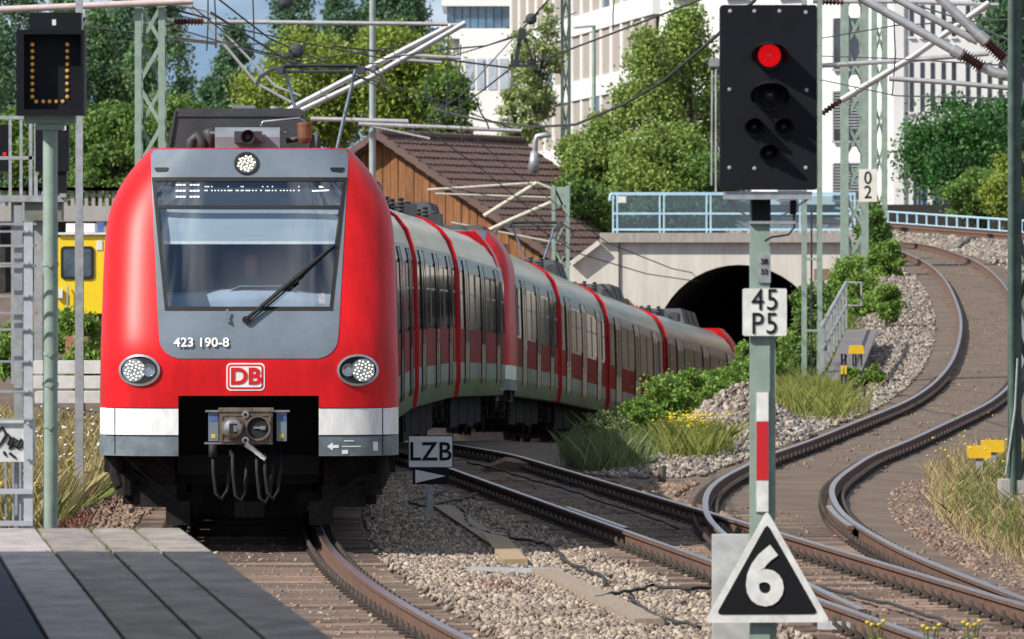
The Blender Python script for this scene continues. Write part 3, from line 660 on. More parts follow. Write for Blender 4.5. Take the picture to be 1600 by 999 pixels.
def cab(unit, mtx, full):
    root = None
    for nm, me in CAB:
        if not full and nm in ('air_hose', 'cab_room'): continue
        if root is None: root = inst(nm, me, unit, mtx)
        else: inst(nm, me, root, Matrix())
    for body, size, c, mat, off, xs_, rx in (('DB', .225, (-.03, FY(0, 1.6) - .016, 1.598), m_logo_red, .008, 1.05, 90), ('423 190-8', .135, (-.47, FY(-.47, 1.94) - .022, 1.94), m_white, .0025, 1.0, 68)):
        lettering('lettering', body, size, c, mat, root, off, xs_, rx)
    b = MB()                                           # arrow and coupling notice on the skirt
    b.poly([(.78, -.012, .905), (.84, -.012, .945), (.84, -.012, .92), (.90, -.012, .92), (.90, -.012, .89), (.84, -.012, .89), (.84, -.012, .865)])
    for x0, x1, z0, z1 in ((.93, .99, .83, .87), (.95, 1.05, .955, .965), (.93, 1.12, .90, .91), (1.24, 1.29, .86, .95)): b.poly([(x0, FY(x0, .9) - .006, z0), (x1, FY(x1, .9) - .006, z0), (x1, FY(x1, .9) - .006, z1), (x0, FY(x0, .9) - .006, z1)])
    b.v = [(x, FY(x, z) - .005, z) for x, y, z in b.v]; b.build('notice', m_white, root)
    return root
lead_pos = [(18.0, 2.6, 17.65), (15.7, .35, 15.35), (15.7, .35, 15.35), (18.0, .35, 17.0)]
def build_unit(unit, D0, acs, cluts):
    base = Matrix.Translation(-Vector(unit.location)); D = D0; out = []
    for k, (L, y0, y1) in enumerate(lead_pos):
        p0 = Vector((float(XA(D)), D, float(ZA(D)))); D1 = D + L
        for _ in range(3):
            p1 = Vector((float(XA(D1)), D1, float(ZA(D1)))); D1 -= (p1 - p0).length - L
        p1 = Vector((float(XA(D1)), D1, float(ZA(D1)))); m = base @ place(p0, p1)
        c = carriage(unit, m, L, y0, y1, acs[k], cluts[k]); out.append((c, m))
        if k > 0: inst('end_frame', RIB, c, Matrix.Translation((0, y0 + .03, 0)))
        if k < 3: inst('end_frame', RIB, c, Matrix.Translation((0, y1 - .03, 0))); inst('bellows', BELL, c, Matrix.Translation((0, L, 0)))
        if k == 0: head = cab(unit, m, True)
        if k == 3: tail = cab(unit, m @ Matrix.Translation((0, L, .02)) @ Matrix.Rotation(math.pi, 4, 'Z') @ Matrix.Diagonal((.985, 1, .966, 1)), False)
        D = D1
    return head, tail, out, D
head1, tail1, cars1, Dend = build_unit(lead, 74.0, [4.2, 5.2, 3.5, 6.0], [(0, 9.5), (1, 10.2), (1, 9), (1, 1.5)])
head2, tail2, cars2, Dend2 = build_unit(trail, Dend + .45, [4.6, 9.5, 9.0, 9.5], [(0, 9), (1, 3), (1, 3), (1, 3)])
# ---- leading cab only: display, blind, desk, driver, wiper, roof gear
b = MB()
FONT = {'F':['111','100','110','100','100'],'l':['1','1','1','1','1'],'u':['000','101','101','101','111'],'g':['000','111','101','111','011'],'h':['100','100','111','101','101'],'a':['000','111','011','101','111'],'f':['11','10','11','10','10'],'e':['000','111','111','100','111'],'n':['000','111','101','101','101'],
        '/':['001','001','010','100','100'],'A':['010','101','111','101','101'],'i':['1','0','1','1','1'],'r':['00','11','10','10','10'],'p':['000','111','101','111','100'],'o':['000','111','101','101','111'],'t':['10','11','10','10','11'],'S':['111','100','111','001','111'],'8':['111','101','111','101','111'],' ':['0','0','0','0','0']}
def dots(txt, u, z, px, pz, keep):
    for ch in txt:
        g = FONT[ch]
        for r_, row in enumerate(g):
            for c_, on in enumerate(row):
                if on == '1' and r_ in keep:
                    x = u + c_ * px; zz = z - r_ * pz; yv = FY(x, zz) + .050; b.poly([(x, yv, zz), (x + px * .8, yv, zz), (x + px * .8, yv + .008, zz + pz * .55), (x, yv + .008, zz + pz * .55)])
        u += (len(g[0]) + 1) * px
dots('S8', -.74, 3.515, .035, .030, (0, 2, 4)); dots('Flughafen/Airport', -.45, 3.50, .0165, .020, (0, 2))
b.poly([(.63, FY(.63, 3.46) + .05, 3.455), (.80, FY(.8, 3.46) + .05, 3.462), (.80, FY(.8, 3.47) + .05, 3.475), (.63, FY(.63, 3.47) + .05, 3.468)]); b.poly([(.70, FY(.7, 3.5) + .05, 3.495), (.75, FY(.75, 3.5) + .05, 3.495), (.73, FY(.73, 3.51) + .05, 3.513), (.70, FY(.7, 3.51) + .05, 3.513)])
b.build('destination_display', m_ledw, head1, fix=False)
b = MB(); patch(b, 2.955, 3.29, lambda z: -ghw(z) + .05, lambda z: ghw(z) - .05, -.10, .008, nz=3); b.build('sun_blind', m_blind, head1)
b = MB(); patch(b, 2.925, 2.955, lambda z: -ghw(z) + .05, lambda z: ghw(z) - .05, -.095, .02, nz=1); b.build('blind_bar', m_white, head1)
b = MB(); b.grid([[(-.95 + .1 * k, .62 + .02 * j + (.25 if j > 2 else 0) + .03 * abs(k - 9) * .2, [2.1, 2.30, 2.40, 2.44][j] + .05 * math.exp(-((k - 10) / 5) ** 4)) for k in range(20)] for j in range(4)]); b.grid([[(-.28, .7, 2.28), (-.22, .68, 2.44), (-.1, .7, 2.50), (.4, .7, 2.50), (.48, .72, 2.44), (.5, .74, 2.28)], [(-.28, 1.0, 2.28), (-.22, 1.0, 2.46), (-.1, 1.0, 2.52), (.4, 1.0, 2.52), (.48, 1.0, 2.46), (.5, 1.0, 2.28)]])
b.build('driver_desk', m_desk, head1, smooth='all')
b = MB()
def onf(u, z, off): return Vector((u, FY(u, z) - off, z))
b.tube([onf(-.03, 2.17, .0), onf(-.03, 2.17, .07)], .035, 12); b.tube([onf(-.03, 2.17, .06), onf(.25, 2.40, .075), onf(.55, 2.65, .06)], [.02, .017, .012], 8); b.tube([onf(-.01, 2.14, .05), onf(.3, 2.40, .05), onf(.5, 2.57, .05)], .01, 6)
b.tube([onf(.12, 2.30, .035), onf(.5, 2.615, .035), onf(.86, 2.92, .03)], [.018, .026, .012], 8); b.build('windscreen_wiper', m_black, head1)
b = MB(); b.tube([onf(-.20, 2.14, .01), onf(-.20, 2.15, .05), onf(-.23, 2.22, .06), onf(-.21, 2.27, .055)], .011, 6); b.build('washer_nozzle', m_chrome, head1)
b = MB(); polyplate(b, rrect(.70, .76, 2.33, 2.43, .004), .008, .002); b.build('windscreen_sticker', M('sticker_pale', (.5, .52, .56), .5, vs=60, col2=(.12, .13, .16)), head1)
c0 = cars1[0][0]
b = MB(); b.prism([(-.80, 3.70), (.74, 3.70), (.66, 4.31), (.62, 4.345), (-.64, 4.345), (-.68, 4.31)], lambda a, c, t: (a, t, c), 3.0, 6.6); b.box(-.66, .64, 2.985, 3.0, 4.26, 4.29); b.box(-.10, .14, 4.0, 5, 4.34, 4.40, 1); b.bar((-.775, 2.99, 3.72), (-.675, 2.99, 4.32), .025); b.bar((.735, 2.99, 3.72), (.655, 2.99, 4.32), .025)
b.v = [(x - .12, y, z) for x, y, z in b.v]; b.build('roof_box', [m_roofbox, m_roofpale], c0)
b = MB(); b.prism([(-.33, 3.86), (.33, 3.86), (.33, 4.02), (.33, 4.12), (-.33, 4.12), (-.33, 4.02)], lambda a, c, t: (a - .03, t + (c > 4.1) * .1, c), 1.55, 2.5); b.box(-.42, .36, 1.9, 2.1, 4.06, 4.085); b.build('compressor_case', m_roofpale, c0)
b = MB(); b.box(-.16, .12, 1.36, 1.56, 3.96, 4.075); b.lathe([(.03, -.2), (.05, 0), (.075, .06), (.068, .06), (.045, 0), (.001, -.05)], (-.02, 1.34, 4.015), (0, -1, 0), 18, 1); b.build('horn', [m_roofbox, m_black], c0)
b = MB(); b.lathe([(.001, 0), (.06, 0), (.075, .04), (.075, .17), (.08, .17), (.08, .2), (.001, .21)], (.55, 2.3, 3.98), (0, 0, 1), 14); b.box(.5, .6, 2.25, 2.35, 3.84, 3.98, 1); b.build('air_filter', [M('copper_rust', (.20, .09, .05), .6, .3), m_roofbox], c0)
b = MB(); b.tube([(-.62, 2.6, 3.85), (-.62, 2.6, 4.0), (-.57, 2.6, 4.06), (-.52, 2.6, 4.0), (-.5, 2.6, 3.85)], .05, 8); b.tube([(-.43, 2.65, 3.85), (-.43, 2.65, 4.05), (-.46, 2.65, 4.12)], .055, 8); b.tube([(.1, 2.2, 4.14), (.12, 2.2, 4.19), (.5, 2.3, 4.23), (.55, 2.3, 4.19)], .012, 6, 1); b.tube([(.36, 2.4, 4.0), (.5, 2.4, 4.02), (.6, 2.4, 3.95), (.66, 2.4, 3.84)], .03, 8); b.tube([(.68, 2.5, 3.84), (.68, 2.5, 4.1)], .03, 6)
tag(b.build('roof_pipe', [m_roofbox, m_chrome], c0, smooth='all'), kind='stuff')
# pantographs
m_panto = M('pantograph_steel', (.26, .31, .38), .4, .6, var=.15, vs=6)
def pantograph(parent, y, h, w=.93):
    b = MB(); z0 = 3.80; zt = z0 + h
    for s in (-1, 1):
        b.tube([(s*.2, y, z0 + h * .28), (s*.34, y - .05, z0 + h * .6), (s*.52, y - .1, zt - .04)], .026, 8); b.tube([(s*.45, y + 1.4, z0 + .12), (s*.2, y, z0 + h * .28)], .03, 8)
        b.box(s*.5 - .1, s*.5 + .1, y - .3, y + 1.5, z0, z0 + .06, 1)
    b.tube([(-.22, y, z0 + h * .28), (.22, y, z0 + h * .28)], .03, 8); b.tube([(0, y, z0 + h * .30), (.1, y + 1.5, z0 + .15)], .05, 8)
    for dy in (-.25, .12):
        b.tube([(-w * 1.06, y + dy, zt - .28), (-w * .99, y + dy, zt - .14), (-w * .80, y + dy, zt - .04), (-w * .6, y + dy, zt), (0, y + dy, zt + .02), (w * .6, y + dy, zt), (w * .80, y + dy, zt - .04), (w * .99, y + dy, zt - .14), (w * 1.06, y + dy, zt - .28)], .018, 6, 1)
        b.box(-w * .6, w * .6, y + dy - .03, y + dy + .03, zt + .012, zt + .04, 1)
    b.tube([(-.62, y - .06, zt - .07), (.62, y - .06, zt - .07)], .025, 6, 1)
    for s in (-1, 1): b.box(s*.6 - .06, s*.6 + .06, y - .28, y + .15, zt - .1, zt - .02, 1)
    return b.build('pantograph', [m_panto, m_roofbox], parent)
pantograph(cars1[1][0], 16.2 - .35 + 0, 2.0, .92) if False else pantograph(cars1[2][0], 2.2, 1.93, .90)
pantograph(cars2[1][0], 9.0 + 3.6, 1.25, .86)
# driver behind the tinted glass, one skinned body
dm = bpy.data.meshes.new('person'); 
vv = [(0, 1.35, 2.05), (0, 1.33, 2.3), (0, 1.3, 2.52), (0, 1.27, 2.62), (0, 1.24, 2.72), (0, 1.23, 2.84), (-.2, 1.3, 2.5), (-.27, 1.2, 2.3), (-.2, 1.0, 2.28), (.2, 1.3, 2.5), (.27, 1.2, 2.3), (.2, 1.0, 2.28)]
dm.from_pydata(vv, [(0,1),(1,2),(2,3),(3,4),(4,5),(2,6),(6,7),(7,8),(2,9),(9,10),(10,11)], [])
drv = bpy.data.objects.new('person', dm); COL.objects.link(drv); drv.location = (head1.matrix_world @ Vector((0, 0, 0))) if False else (float(XA(74)) - .02, 74, 0)
md = drv.modifiers.new('skin', 'SKIN'); 
for i, r_ in enumerate((.17, .17, .14, .06, .09, .075, .07, .055, .04, .07, .055, .04)): dm.skin_vertices[0].data[i].radius = (r_, r_ * .8)
drv.modifiers.new('sub', 'SUBSURF').levels = 2; drv.modifiers['sub'].render_levels = 2
nb = MATS.get('driver') or bpy.data.materials.new('driver'); nb.use_nodes = True; MATS['driver'] = nb
nn = nb.node_tree.nodes; nl = nb.node_tree.links; tcn = nn.new('ShaderNodeTexCoord'); sx = nn.new('ShaderNodeSeparateXYZ'); rmp = nn.new('ShaderNodeValToRGB'); mrr = nn.new('ShaderNodeMapRange')
mrr.inputs[1].default_value = 2; mrr.inputs[2].default_value = 3; nl.new(tcn.outputs['Object'], sx.inputs[0]); nl.new(sx.outputs[2], mrr.inputs[0]); nl.new(mrr.outputs[0], rmp.inputs[0]); nl.new(rmp.outputs[0], nn['Principled BSDF'].inputs['Base Color'])
rmp.color_ramp.interpolation = 'CONSTANT'; e = rmp.color_ramp.elements; e[0].color = (.10, .13, .22, 1); e[1].position = .62; e[1].color = (.48, .26, .19, 1); q = e.new(.84); q.color = (.06, .04, .03, 1)
dm.materials.append(nb); tag(drv, 'driver in dark blue seated behind the windscreen of the red train', 'person')
# ------------------------------------------------------------------ signals, signs and fences in front
m_green = M('mast_green', (.26, .335, .28), .55, var=.12, vs=5, bump=.1, bs=40)
m_dgreen = M('mast_dark_green', (.075, .115, .095), .55, var=.2, vs=5)
m_galv = M('galvanised', (.42, .43, .44), .5, .5, var=.14, vs=12)
m_sigblack = M('signal_black', (.010, .011, .015), .55, var=.15, vs=3, spec=.18)
m_letblack = M('letter_black', (.010, .010, .012), .6, var=.05, spec=.2)
m_signwhite = M('sign_white', (.76, .75, .71), .45, var=.13, vs=9, detail=10)
m_redlamp = M('red_lamp', (.75, .008, .012), .25, var=.45, vs=55, emit=.5)
m_lens = M('dark_lens', (.035, .035, .035), .12, var=.2)
m_amber = M('amber_lamp', (1, .42, .10), .3, var=.45, vs=60, emit=.13)
m_yellow = M('yellow_paint', (.78, .47, .02), .45, var=.08, vs=4)
m_signred = M('sign_red', (.55, .015, .02), .45, var=.05)
# ---- main colour-light signal on the right
D = 45.0; s = F / D
def wx(x): return (x - 800) / s
def wz(y): return CH - (y - HY) / s
sg = thing('light_signal', 'black colour-light signal with one red lamp lit on a pale green mast', 'signal', (wx(1188), D, -.25), group=None)
L = lambda x, y, dy=0: Vector((wx(x) - wx(1188), dy, wz(y) + .25))
b = MB(); b.box(L(1172, 0).x, L(1203, 0).x, 0, .10, 0, L(0, 305).z); b.build('mast', m_green, sg)
b = MB(); b.box(L(1203.4, 0).x, L(1212, 0).x, .02, .09, 0, L(0, 480).z); b.build('mast_flange', m_green, sg)
b = MB(); x0, x1, z0, z1 = L(1124, 0).x, L(1276, 0).x, L(0, 297).z, L(0, 9).z
b.prism(rrect(x0, x1, z0, z1, .02), lambda a, c, t: (a, t, c), -.12, .02); hd = b.build('signal_head', m_sigblack, sg)
for x, y, r, hood, lit in ((1201, 88, 21, 1.35, 1), (1201, 150, 22, 1.35, 0), (1177, 199, 13, 1.1, 0), (1223, 199, 13, 1.1, 0), (1200, 240, 13, 1.1, 0)):
    c = L(x, y, -.125); rr = r / s
    b = MB(); b.lathe([(rr * .86, 0), (rr * .8, .012), (rr * .74, .006), (rr * .62, .02), (rr * .56, .012), (rr * .42, .026), (rr * .36, .018), (rr * .2, .028), (.0005, .03)], c, (0, -1, 0), 24); b.build('lamp', m_redlamp if lit else m_lens, sg)
    b = MB(); n = 22; a0 = R(-28)
    an = [a0 + (math.pi - 2 * a0) * k / n for k in range(n + 1)]
    for ro in (1.12, 1.06):
        b.grid([[(c.x + rr * ro * math.cos(t), -.12, c.z + rr * ro * math.sin(t)) for t in an], [(c.x + rr * ro * (1.22 if hood > 1.2 else 1.0) * math.cos(t), -.12 - rr * 2.9 * (.35 + .65 * max(0, math.sin(t))), c.z + rr * ro * 1.02 * math.sin(t) - rr * (.34 if hood > 1.2 else .16) * max(0, math.sin(t))) for t in an]])
    b.build('hood', m_sigblack, sg, smooth='all', fix=False)
    b = MB(); b.grid([[(c.x + rr * q * math.cos(2*math.pi*k/24), -.121 - w, c.z + rr * q * math.sin(2*math.pi*k/24)) for k in range(24)] for q, w in ((1.14, 0), (1.14, .02), (.86, .02), (.86, 0))], closed=True); b.build('lamp_ring', m_sigblack, sg)
for x, y in ((1140, 19), (1178, 19), (1217, 19), (1258, 21), (1139, 141), (1259, 142), (1139, 263), (1178, 264), (1258, 263)): MB().lathe([(3.4 / s, 0), (2.6 / s, .006), (.0005, .008)], L(x, y, -.12), (0, -1, 0), 8).build('screw', m_galv, sg)
b = MB(); b.box(L(1130, 0).x, L(1268, 0).x, -.1, .0, L(0, 312).z, L(0, 300).z); b.bar(L(1135, 309, -.05), L(1174, 346, 0), .012); b.bar(L(1266, 309, -.05), L(1206, 348, 0), .012); b.box(L(1170, 0).x, L(1243, 0).x, -.03, .05, L(0, 350).z, L(0, 346).z); b.build('bracket', m_galv, sg)
b = MB(); b.box(L(1175, 0).x, L(1204, 0).x, -.012, -.002, L(0, 350).z, L(0, 312).z); b.box(L(1234, 0).x, L(1244, 0).x, -.04, 0, L(0, 336).z, L(0, 313).z); b.tube([L(1240, 334, -.02), L(1241, 355, -.02), L(1232, 367, -.02), L(1205, 371, -.02), L(1195, 377, -.02)], .006, 6); b.build('cable_box', m_sigblack, sg)
b = MB(); b.box(L(1184, 0).x, L(1204, 0).x, -.014, -.003, L(0, 442).z, L(0, 398).z); b.build('number_plate', m_galv, sg)
b = MB(); b.tube([L(1119, 300, .02), L(1119, 110, .02), L(1127, 98, .02)], .008, 6); b.tube([L(1112, 290, .03), L(1113, 110, .03)], .006, 6); b.box(L(1108, 0).x, L(1128, 0).x, 0, .05, L(0, 104).z, L(0, 92).z); b.build('conduit', m_galv, sg)
for q, yq in enumerate((408, 424)):
    lettering('lettering', '38' if q == 0 else '33', .045, L(1194, yq + 1, -.018), m_letblack, sg, .001)
b = MB(); b.prism(rrect(L(1160, 0).x, L(1229, 0).x, L(0, 525).z, L(0, 451).z, .012), lambda a, c, t: (a, t, c), -.04, -.03); b.build('identification_board', m_signwhite, sg)
lettering('lettering', '45', .185, L(1195, 470, -.044), m_letblack, sg, .0, .86, spacing=1.1); lettering('lettering', 'P5', .185, L(1194, 507, -.044), m_letblack, sg, .0, .86, spacing=1.1)
for k, (y0, y1, m_) in enumerate(((613, 659, m_signwhite), (659, 751, m_signred), (751, 800, m_signwhite))):
    b = MB(); b.box(L(1182, 0).x, L(1200.5, 0).x, -.014, -.004, L(0, y1 - .4).z, L(0, y0 + .4).z); b.build('mast_board', m_, sg)
b = MB(); b.box(L(1181, 0).x, L(1201.5, 0).x, -.005, -.001, L(0, 802).z, L(0, 611).z); b.build('board_backing', m_galv, sg)
b = MB(); b.box(L(1114, 0).x, L(1215, 0).x, .11, .26, L(0, 1010).z, L(0, 837).z); b.build('junction_box', M('box_grey', (.50, .50, .49), .5, var=.14, vs=8), sg)
def tri(b, k, y0, y1, m=0):
    cx, cy = 1198, 905; base = [(1198, 797), (1297, 972), (1100, 973)]
    pts = []
    for i in range(3):
        p = Vector((cx + (base[i][0] - cx) * k, cy + (base[i][1] - cy) * k)); q0 = Vector(base[i-1]); q1 = Vector(base[(i+1) % 3]); 
        for t, q in ((0, q0), (.5, None), (1, q1)):
            r_ = 9 * k
            if q is None: pts.append(p + (Vector((cx, cy)) - p).normalized() * r_ * .35)
            else: pts.append(p + (q - p).normalized() * r_ * .9)
    b.prism([(L(p.x, 0).x, L(0, p.y).z) for p in pts], lambda a, c, t: (a, t, c), y0, y1, m)
b = MB(); tri(b, 1.0, -.05, -.035); spb = b.build('speed_board', m_signwhite, sg)
b = MB(); tri(b, .80, -.054, -.046); b.build('speed_board_field', m_letblack, sg)
lettering('lettering', '6', .475, L(1194, 905, -.060), m_signwhite, sg, .017, .98)

# ---- speed indicator on the left with amber lamps
D = 49.0; s = F / D
si = thing('light_signal', 'dark speed indicator box with a U of amber lamps on a pale green post', 'signal', (wx(78), D, -.25))
L = lambda x, y, dy=0: Vector((wx(x) - wx(78), dy, wz(y) + .25))
b = MB(); b.tube([(0, .05, 0), (0, .05, L(0, 200).z)], 11.5 / s, 16); b.build('post', m_green, si, smooth=True)
for y in (412, 552, 600, 665):
    b = MB(); b.tube([(0, .05, L(0, y + 4).z), (0, .05, L(0, y - 2).z)], 13.0 / s, 16); b.box(-.012, .012, -.012, .05, L(0, y + 6).z, L(0, y + 1).z); b.build('post_collar', m_green, si)
b = MB(); b.box(L(38, 0).x, L(118, 0).x, -.05, .12, L(0, 193).z, L(0, 181).z); b.box(L(56, 0).x, L(100, 0).x, -.02, .1, L(0, 203).z, L(0, 194).z); b.build('bracket', m_green, si)
b = MB(); xo0, xo1, zo0, zo1 = L(28, 0).x, L(134, 0).x, L(0, 181).z, L(0, 48).z; xi0, xi1, zi0, zi1 = L(40, 0).x, L(129, 0).x, L(0, 172).z, L(0, 55).z
b.box(xo0, xi0, -.16, .1, zo0, zo1); b.box(xi1, xo1, -.16, .1, zo0, zo1); b.box(xi0, xi1, -.16, .1, zi1, zo1); b.box(xi0, xi1, -.16, .1, zo0, zi0); b.box(xi0, xi1, -.02, .1, zi0, zi1)
b.box(L(46, 0).x, L(127, 0).x, -.02, .12, L(0, 48).z + .001, L(0, 20).z); b.build('signal_head', m_sigblack, si)
b = MB(); b.box(L(82, 0).x, L(88, 0).x, -.026, -.021, L(0, 40).z, L(0, 31).z); b.build('name_tag', m_signwhite, si)
lp = [(51, 70 + 10.2 * k) for k in range(9)] + [(105.5, 70 + 10.2 * k) for k in range(9)] + [(57, 159), (68, 159), (78, 159), (88, 159), (98.5, 159)]
for k, (x, y) in enumerate(lp):
    c = L(x, y, -.021); b = MB(); b.lathe([(3.1 / s, 0), (2.6 / s, .008), (.0005, .011)], c, (0, -1, 0), 10); b.build('lamp', m_amber, si)
# ---- LZB board beside the train
D = 86.0; s = F / D
lz = thing('trackside_sign', 'small grey board reading LZB with a white arrow triangle below, beside the train', 'sign', (wx(672), D, -.24))
L = lambda x, y, dy=0: Vector((wx(x) - wx(672), dy, wz(y) + .24))
b = MB(); b.box(-.035, .035, .005, .06, 0, L(0, 682).z); b.build('post', m_galv, lz)
b = MB(); b.box(L(639, 0).x, L(706.5, 0).x, -.02, 0, L(0, 730).z, L(0, 682).z); b.build('board', M('board_grey', (.80, .80, .80), .5, var=.06), lz)
b = MB(); b.box(L(637.5, 0).x, L(708, 0).x, -.015, .004, L(0, 731.5).z, L(0, 680.5).z); b.box(L(645, 0).x, L(701, 0).x, -.01, .004, L(0, 757).z, L(0, 732).z); b.build('board_edge', m_letblack, lz)
lettering('lettering', 'LZB', .30, L(672.5, 707, -.024), m_letblack, lz, .004, .95, spacing=1.05)
b = MB(); b.prism([(L(649, 0).x, L(0, 755).z), (L(696, 0).x, L(0, 744).z), (L(649, 0).x, L(0, 734).z)], lambda a, c, t: (a, t, c), -.022, -.011); b.build('arrow', M('board_grey', (.55, .55, .57)), lz)
# ---- gate of bars at the end of the platform
D = 48.6; s = F / D
fg = thing('bar_gate', 'pale barred steel gate at the end of the platform', 'gate', (wx(20), D, .30))
L = lambda x, y, dy=0: Vector((wx(x) - wx(20), dy, wz(y) - .30))
for x0, x1, y0, dy in ((37, 51, 347, 0), (20, 33, 321, .12), (-62, -50, 321, .12)):
    b = MB(); b.box(L(x0, 0).x, L(x1, 0).x, dy, dy + .05, 0, L(0, y0).z); b.build('post', M('fence_paint', (.50, .52, .55), .45, .2, var=.08, vs=20) if dy == 0 else m_galv, fg)
for y, x1, dy in ((350, 55, .1), (362, 45, -.01), (384, 55, .1), (412, 44, -.01), (416, 55, .1), (463, 50, -.01), (489, 55, .1), (515, 46, -.01), (565, 46, -.01), (612, 46, -.01), (655, 50, -.01)):
    b = MB(); b.bar(L(-60, y, dy), L(x1, y, dy), .014, .014); b.build('rail', m_galv, fg)
for y in (768, 818):
    b = MB(); b.bar(L(-60, y, -.01), L(51, y, -.01), .02, .034); b.build('rail', MATS['fence_paint'], fg)
for x in (-40, -28, -16, -4, 8, 20, 31):
    b = MB(); b.bar(L(x, 722, .03), L(x, 818, .03), .012, .012); b.build('bar', m_galv, fg)
for y in (362, 412, 463, 515, 565, 612, 662, 718): MB().lathe([(.014, 0), (.01, .012), (.0005, .014)], L(44, y, -.012), (0, -1, 0), 8).build('bolt', m_galv, fg)
b = MB(); b.box(L(-60, 0).x, L(55, 0).x, .02, .035, L(0, 722).z, L(0, 656).z); b.build('panel', M('panel_white', (.60, .60, .59), .5, var=.12, vs=10), fg)
b = MB()
for st in ([(-8, 675), (4, 668), (9, 680), (2, 692), (-6, 700)], [(4, 690), (12, 678), (17, 684), (12, 694), (20, 700)], [(14, 702), (22, 684), (27, 688), (20, 696), (30, 702)], [(26, 700), (33, 686), (37, 692), (31, 700), (40, 698), (46, 688)], [(5, 706), (9, 712)], [(14, 708), (24, 716)]):
    b.tube([L(x, y, .018) for x, y in st], .009, 6)
b.build('scribble', m_letblack, fg)
# ---- loose things on the ground
def gpos(x, y, D=None, z=0):
    D = D or (CH + .2) * F / (y - HY); p = P(x, y, D); p.z = float(ground(p.x, p.y)) + z; return p
m_cable = M('cable_black', (.035, .033, .032), .7, var=.2, vs=8)
for pts, lab in (([(700, 775), (640, 790), (660, 797), (720, 790), (745, 782)], 'black cable loop on the ballast by the LZB board'),
                 ([(722, 800), (728, 815), (735, 828), (770, 842), (830, 852), (860, 860), (880, 880), (905, 893), (940, 905), (945, 920)], 'long black cable winding across the pale ballast'),
                 ([(930, 940), (975, 932), (1020, 925), (1080, 935), (1140, 930), (1180, 938)], 'thick black cable bundle lying on the ballast near the foreground mast'),
                 ([(985, 940), (1000, 952), (1020, 968), (1050, 978), (1090, 985)], 'thin black cable end curling on the ballast'),
                 ([(730, 732), (780, 745), (830, 762), (880, 775), (950, 800), (1000, 815), (1060, 838)], 'dark cable running between the rails of the middle track'),
                 ([(1270, 930), (1330, 945), (1400, 965), (1480, 990)], 'dark cable between the rails in the foreground')):
    q = [gpos(x, y, z=.065) for x, y in pts]; f = [Vector(v) for v in q]
    sm = []
    for i in range(len(f) - 1):
        for k in range(5): sm.append(f[i].lerp(f[i + 1], k / 5) + Vector((random.uniform(-.02, .02), 0, random.uniform(0, .02))))
    tag(MB().tube(sm + [f[-1]], .016, 6).build('cable', m_cable, smooth='all'), lab, 'cable')
m_board = M('weathered_board', (.33, .26, .19), .85, col2=(.22, .17, .125), vs=5, stretch=(6, 1, 1), bump=.2)
def strip(name, p, q, w, h, mat, lab, cat, z=.05):
    p, q = gpos(*p), gpos(*q); p.z += z; q.z += z; tag(MB().bar(p, q, w, h, up=Vector((0, 0, 1))).build(name, mat), lab, cat)
strip('duct_cover', (690, 795), (800, 868), .22, .06, m_board, 'narrow wooden duct cover in the shadow beside the LZB board', 'duct cover')
strip('duct_cover', (845, 893), (1015, 975), .24, .06, m_board, 'long tan duct cover across the sunny ballast', 'duct cover')
strip('duct_cover', (770, 840), (805, 882), .24, .06, M('board_tan', (.36, .26, .15), .85), 'short tan duct cover that starts where the train shadow ends', 'duct cover', .055)
strip('steel_strip', (735, 893), (885, 897), .10, .04, m_galv, 'flat grey steel strip lying across the ballast', 'strip', .06)
strip('steel_strip', (1285, 992), (1355, 994), .16, .06, m_galv, 'flat grey plate on the ground right of the speed board', 'plate', .06)
gh = gpos(800, 716, 107); b = MB(); b.prism([(-.45, 0), (.35, 0), (.25, .12), (-.1, .16), (-.4, .04)], lambda a, c, t: (gh.x + a, gh.y + t, gh.z + c), -1.2, 1.2); tag(b.build('crossing_panel', M('rust_panel', (.13, .07, .045), .85)), 'low rusty crossing plate where the middle track meets the train shadow', 'plate')
st = gpos(1035, 752, z=0); tag(MB().tube([st, st + Vector((0, 0, .22))], [.05, .055], 8).build('stake', M('stake_wood', (.12, .10, .08), .9)), 'short dark stake in the ballast by the yellow flowers', 'stake')
for x, y, lab in ((1530, 724, 'yellow concrete block standing in front beside the dark green mast'), (1551, 712, 'yellow concrete block behind its twin beside the dark green mast')):
    q = gpos(x, y, 103 if x < 1540 else 106, z=.30); w = .16
    b = MB(); b.prism(rrect(-w, w, 0, .17, .015, 3), lambda a, c, t: (q.x + a, q.y + t, q.z + c), -.08, .08)
    o = b.build('yellow_block', m_yellow); tag(o, lab, 'block', 'yellow blocks by the mast')
    b = MB(); b.box(q.x - .05, q.x + .05, q.y - .05, q.y + .05, q.z - .31, q.z); o2 = b.build('foot', m_conc, o)
# ------------------------------------------------------------------ bridge and tunnel
m_concL = M('portal_concrete', (.70, .66, .60), .9, col2=(.52, .475, .415), vs=.9, bump=.3, bs=8, stretch=(3, 3, .4))
m_cope = M('coping_concrete', (.44, .40, .365), .9, col2=(.26, .235, .21), vs=2, bump=.3, bs=8, stretch=(4, 4, .6))
D = 225.0; s = F / D
def wx(x): return (x - 800) / s
def wz(y): return CH - (y - HY) / s
br = thing('railway_bridge', 'pale concrete bridge wall with an arched tunnel mouth', 'bridge', (wx(1155), D, -3.6))
L = lambda x, y, dy=0: Vector((wx(x) - wx(1155), dy, wz(y) + 3.6))
xl, xr, zt, zc, rad = L(967, 0).x, L(1345, 0).x, L(0, 379).z, L(0, 548).z, 2.6
b = MB(); n = 24; arc = [(-rad * math.cos(math.pi * k / n), zc + rad * math.sin(math.pi * k / n)) for k in range(n + 1)]
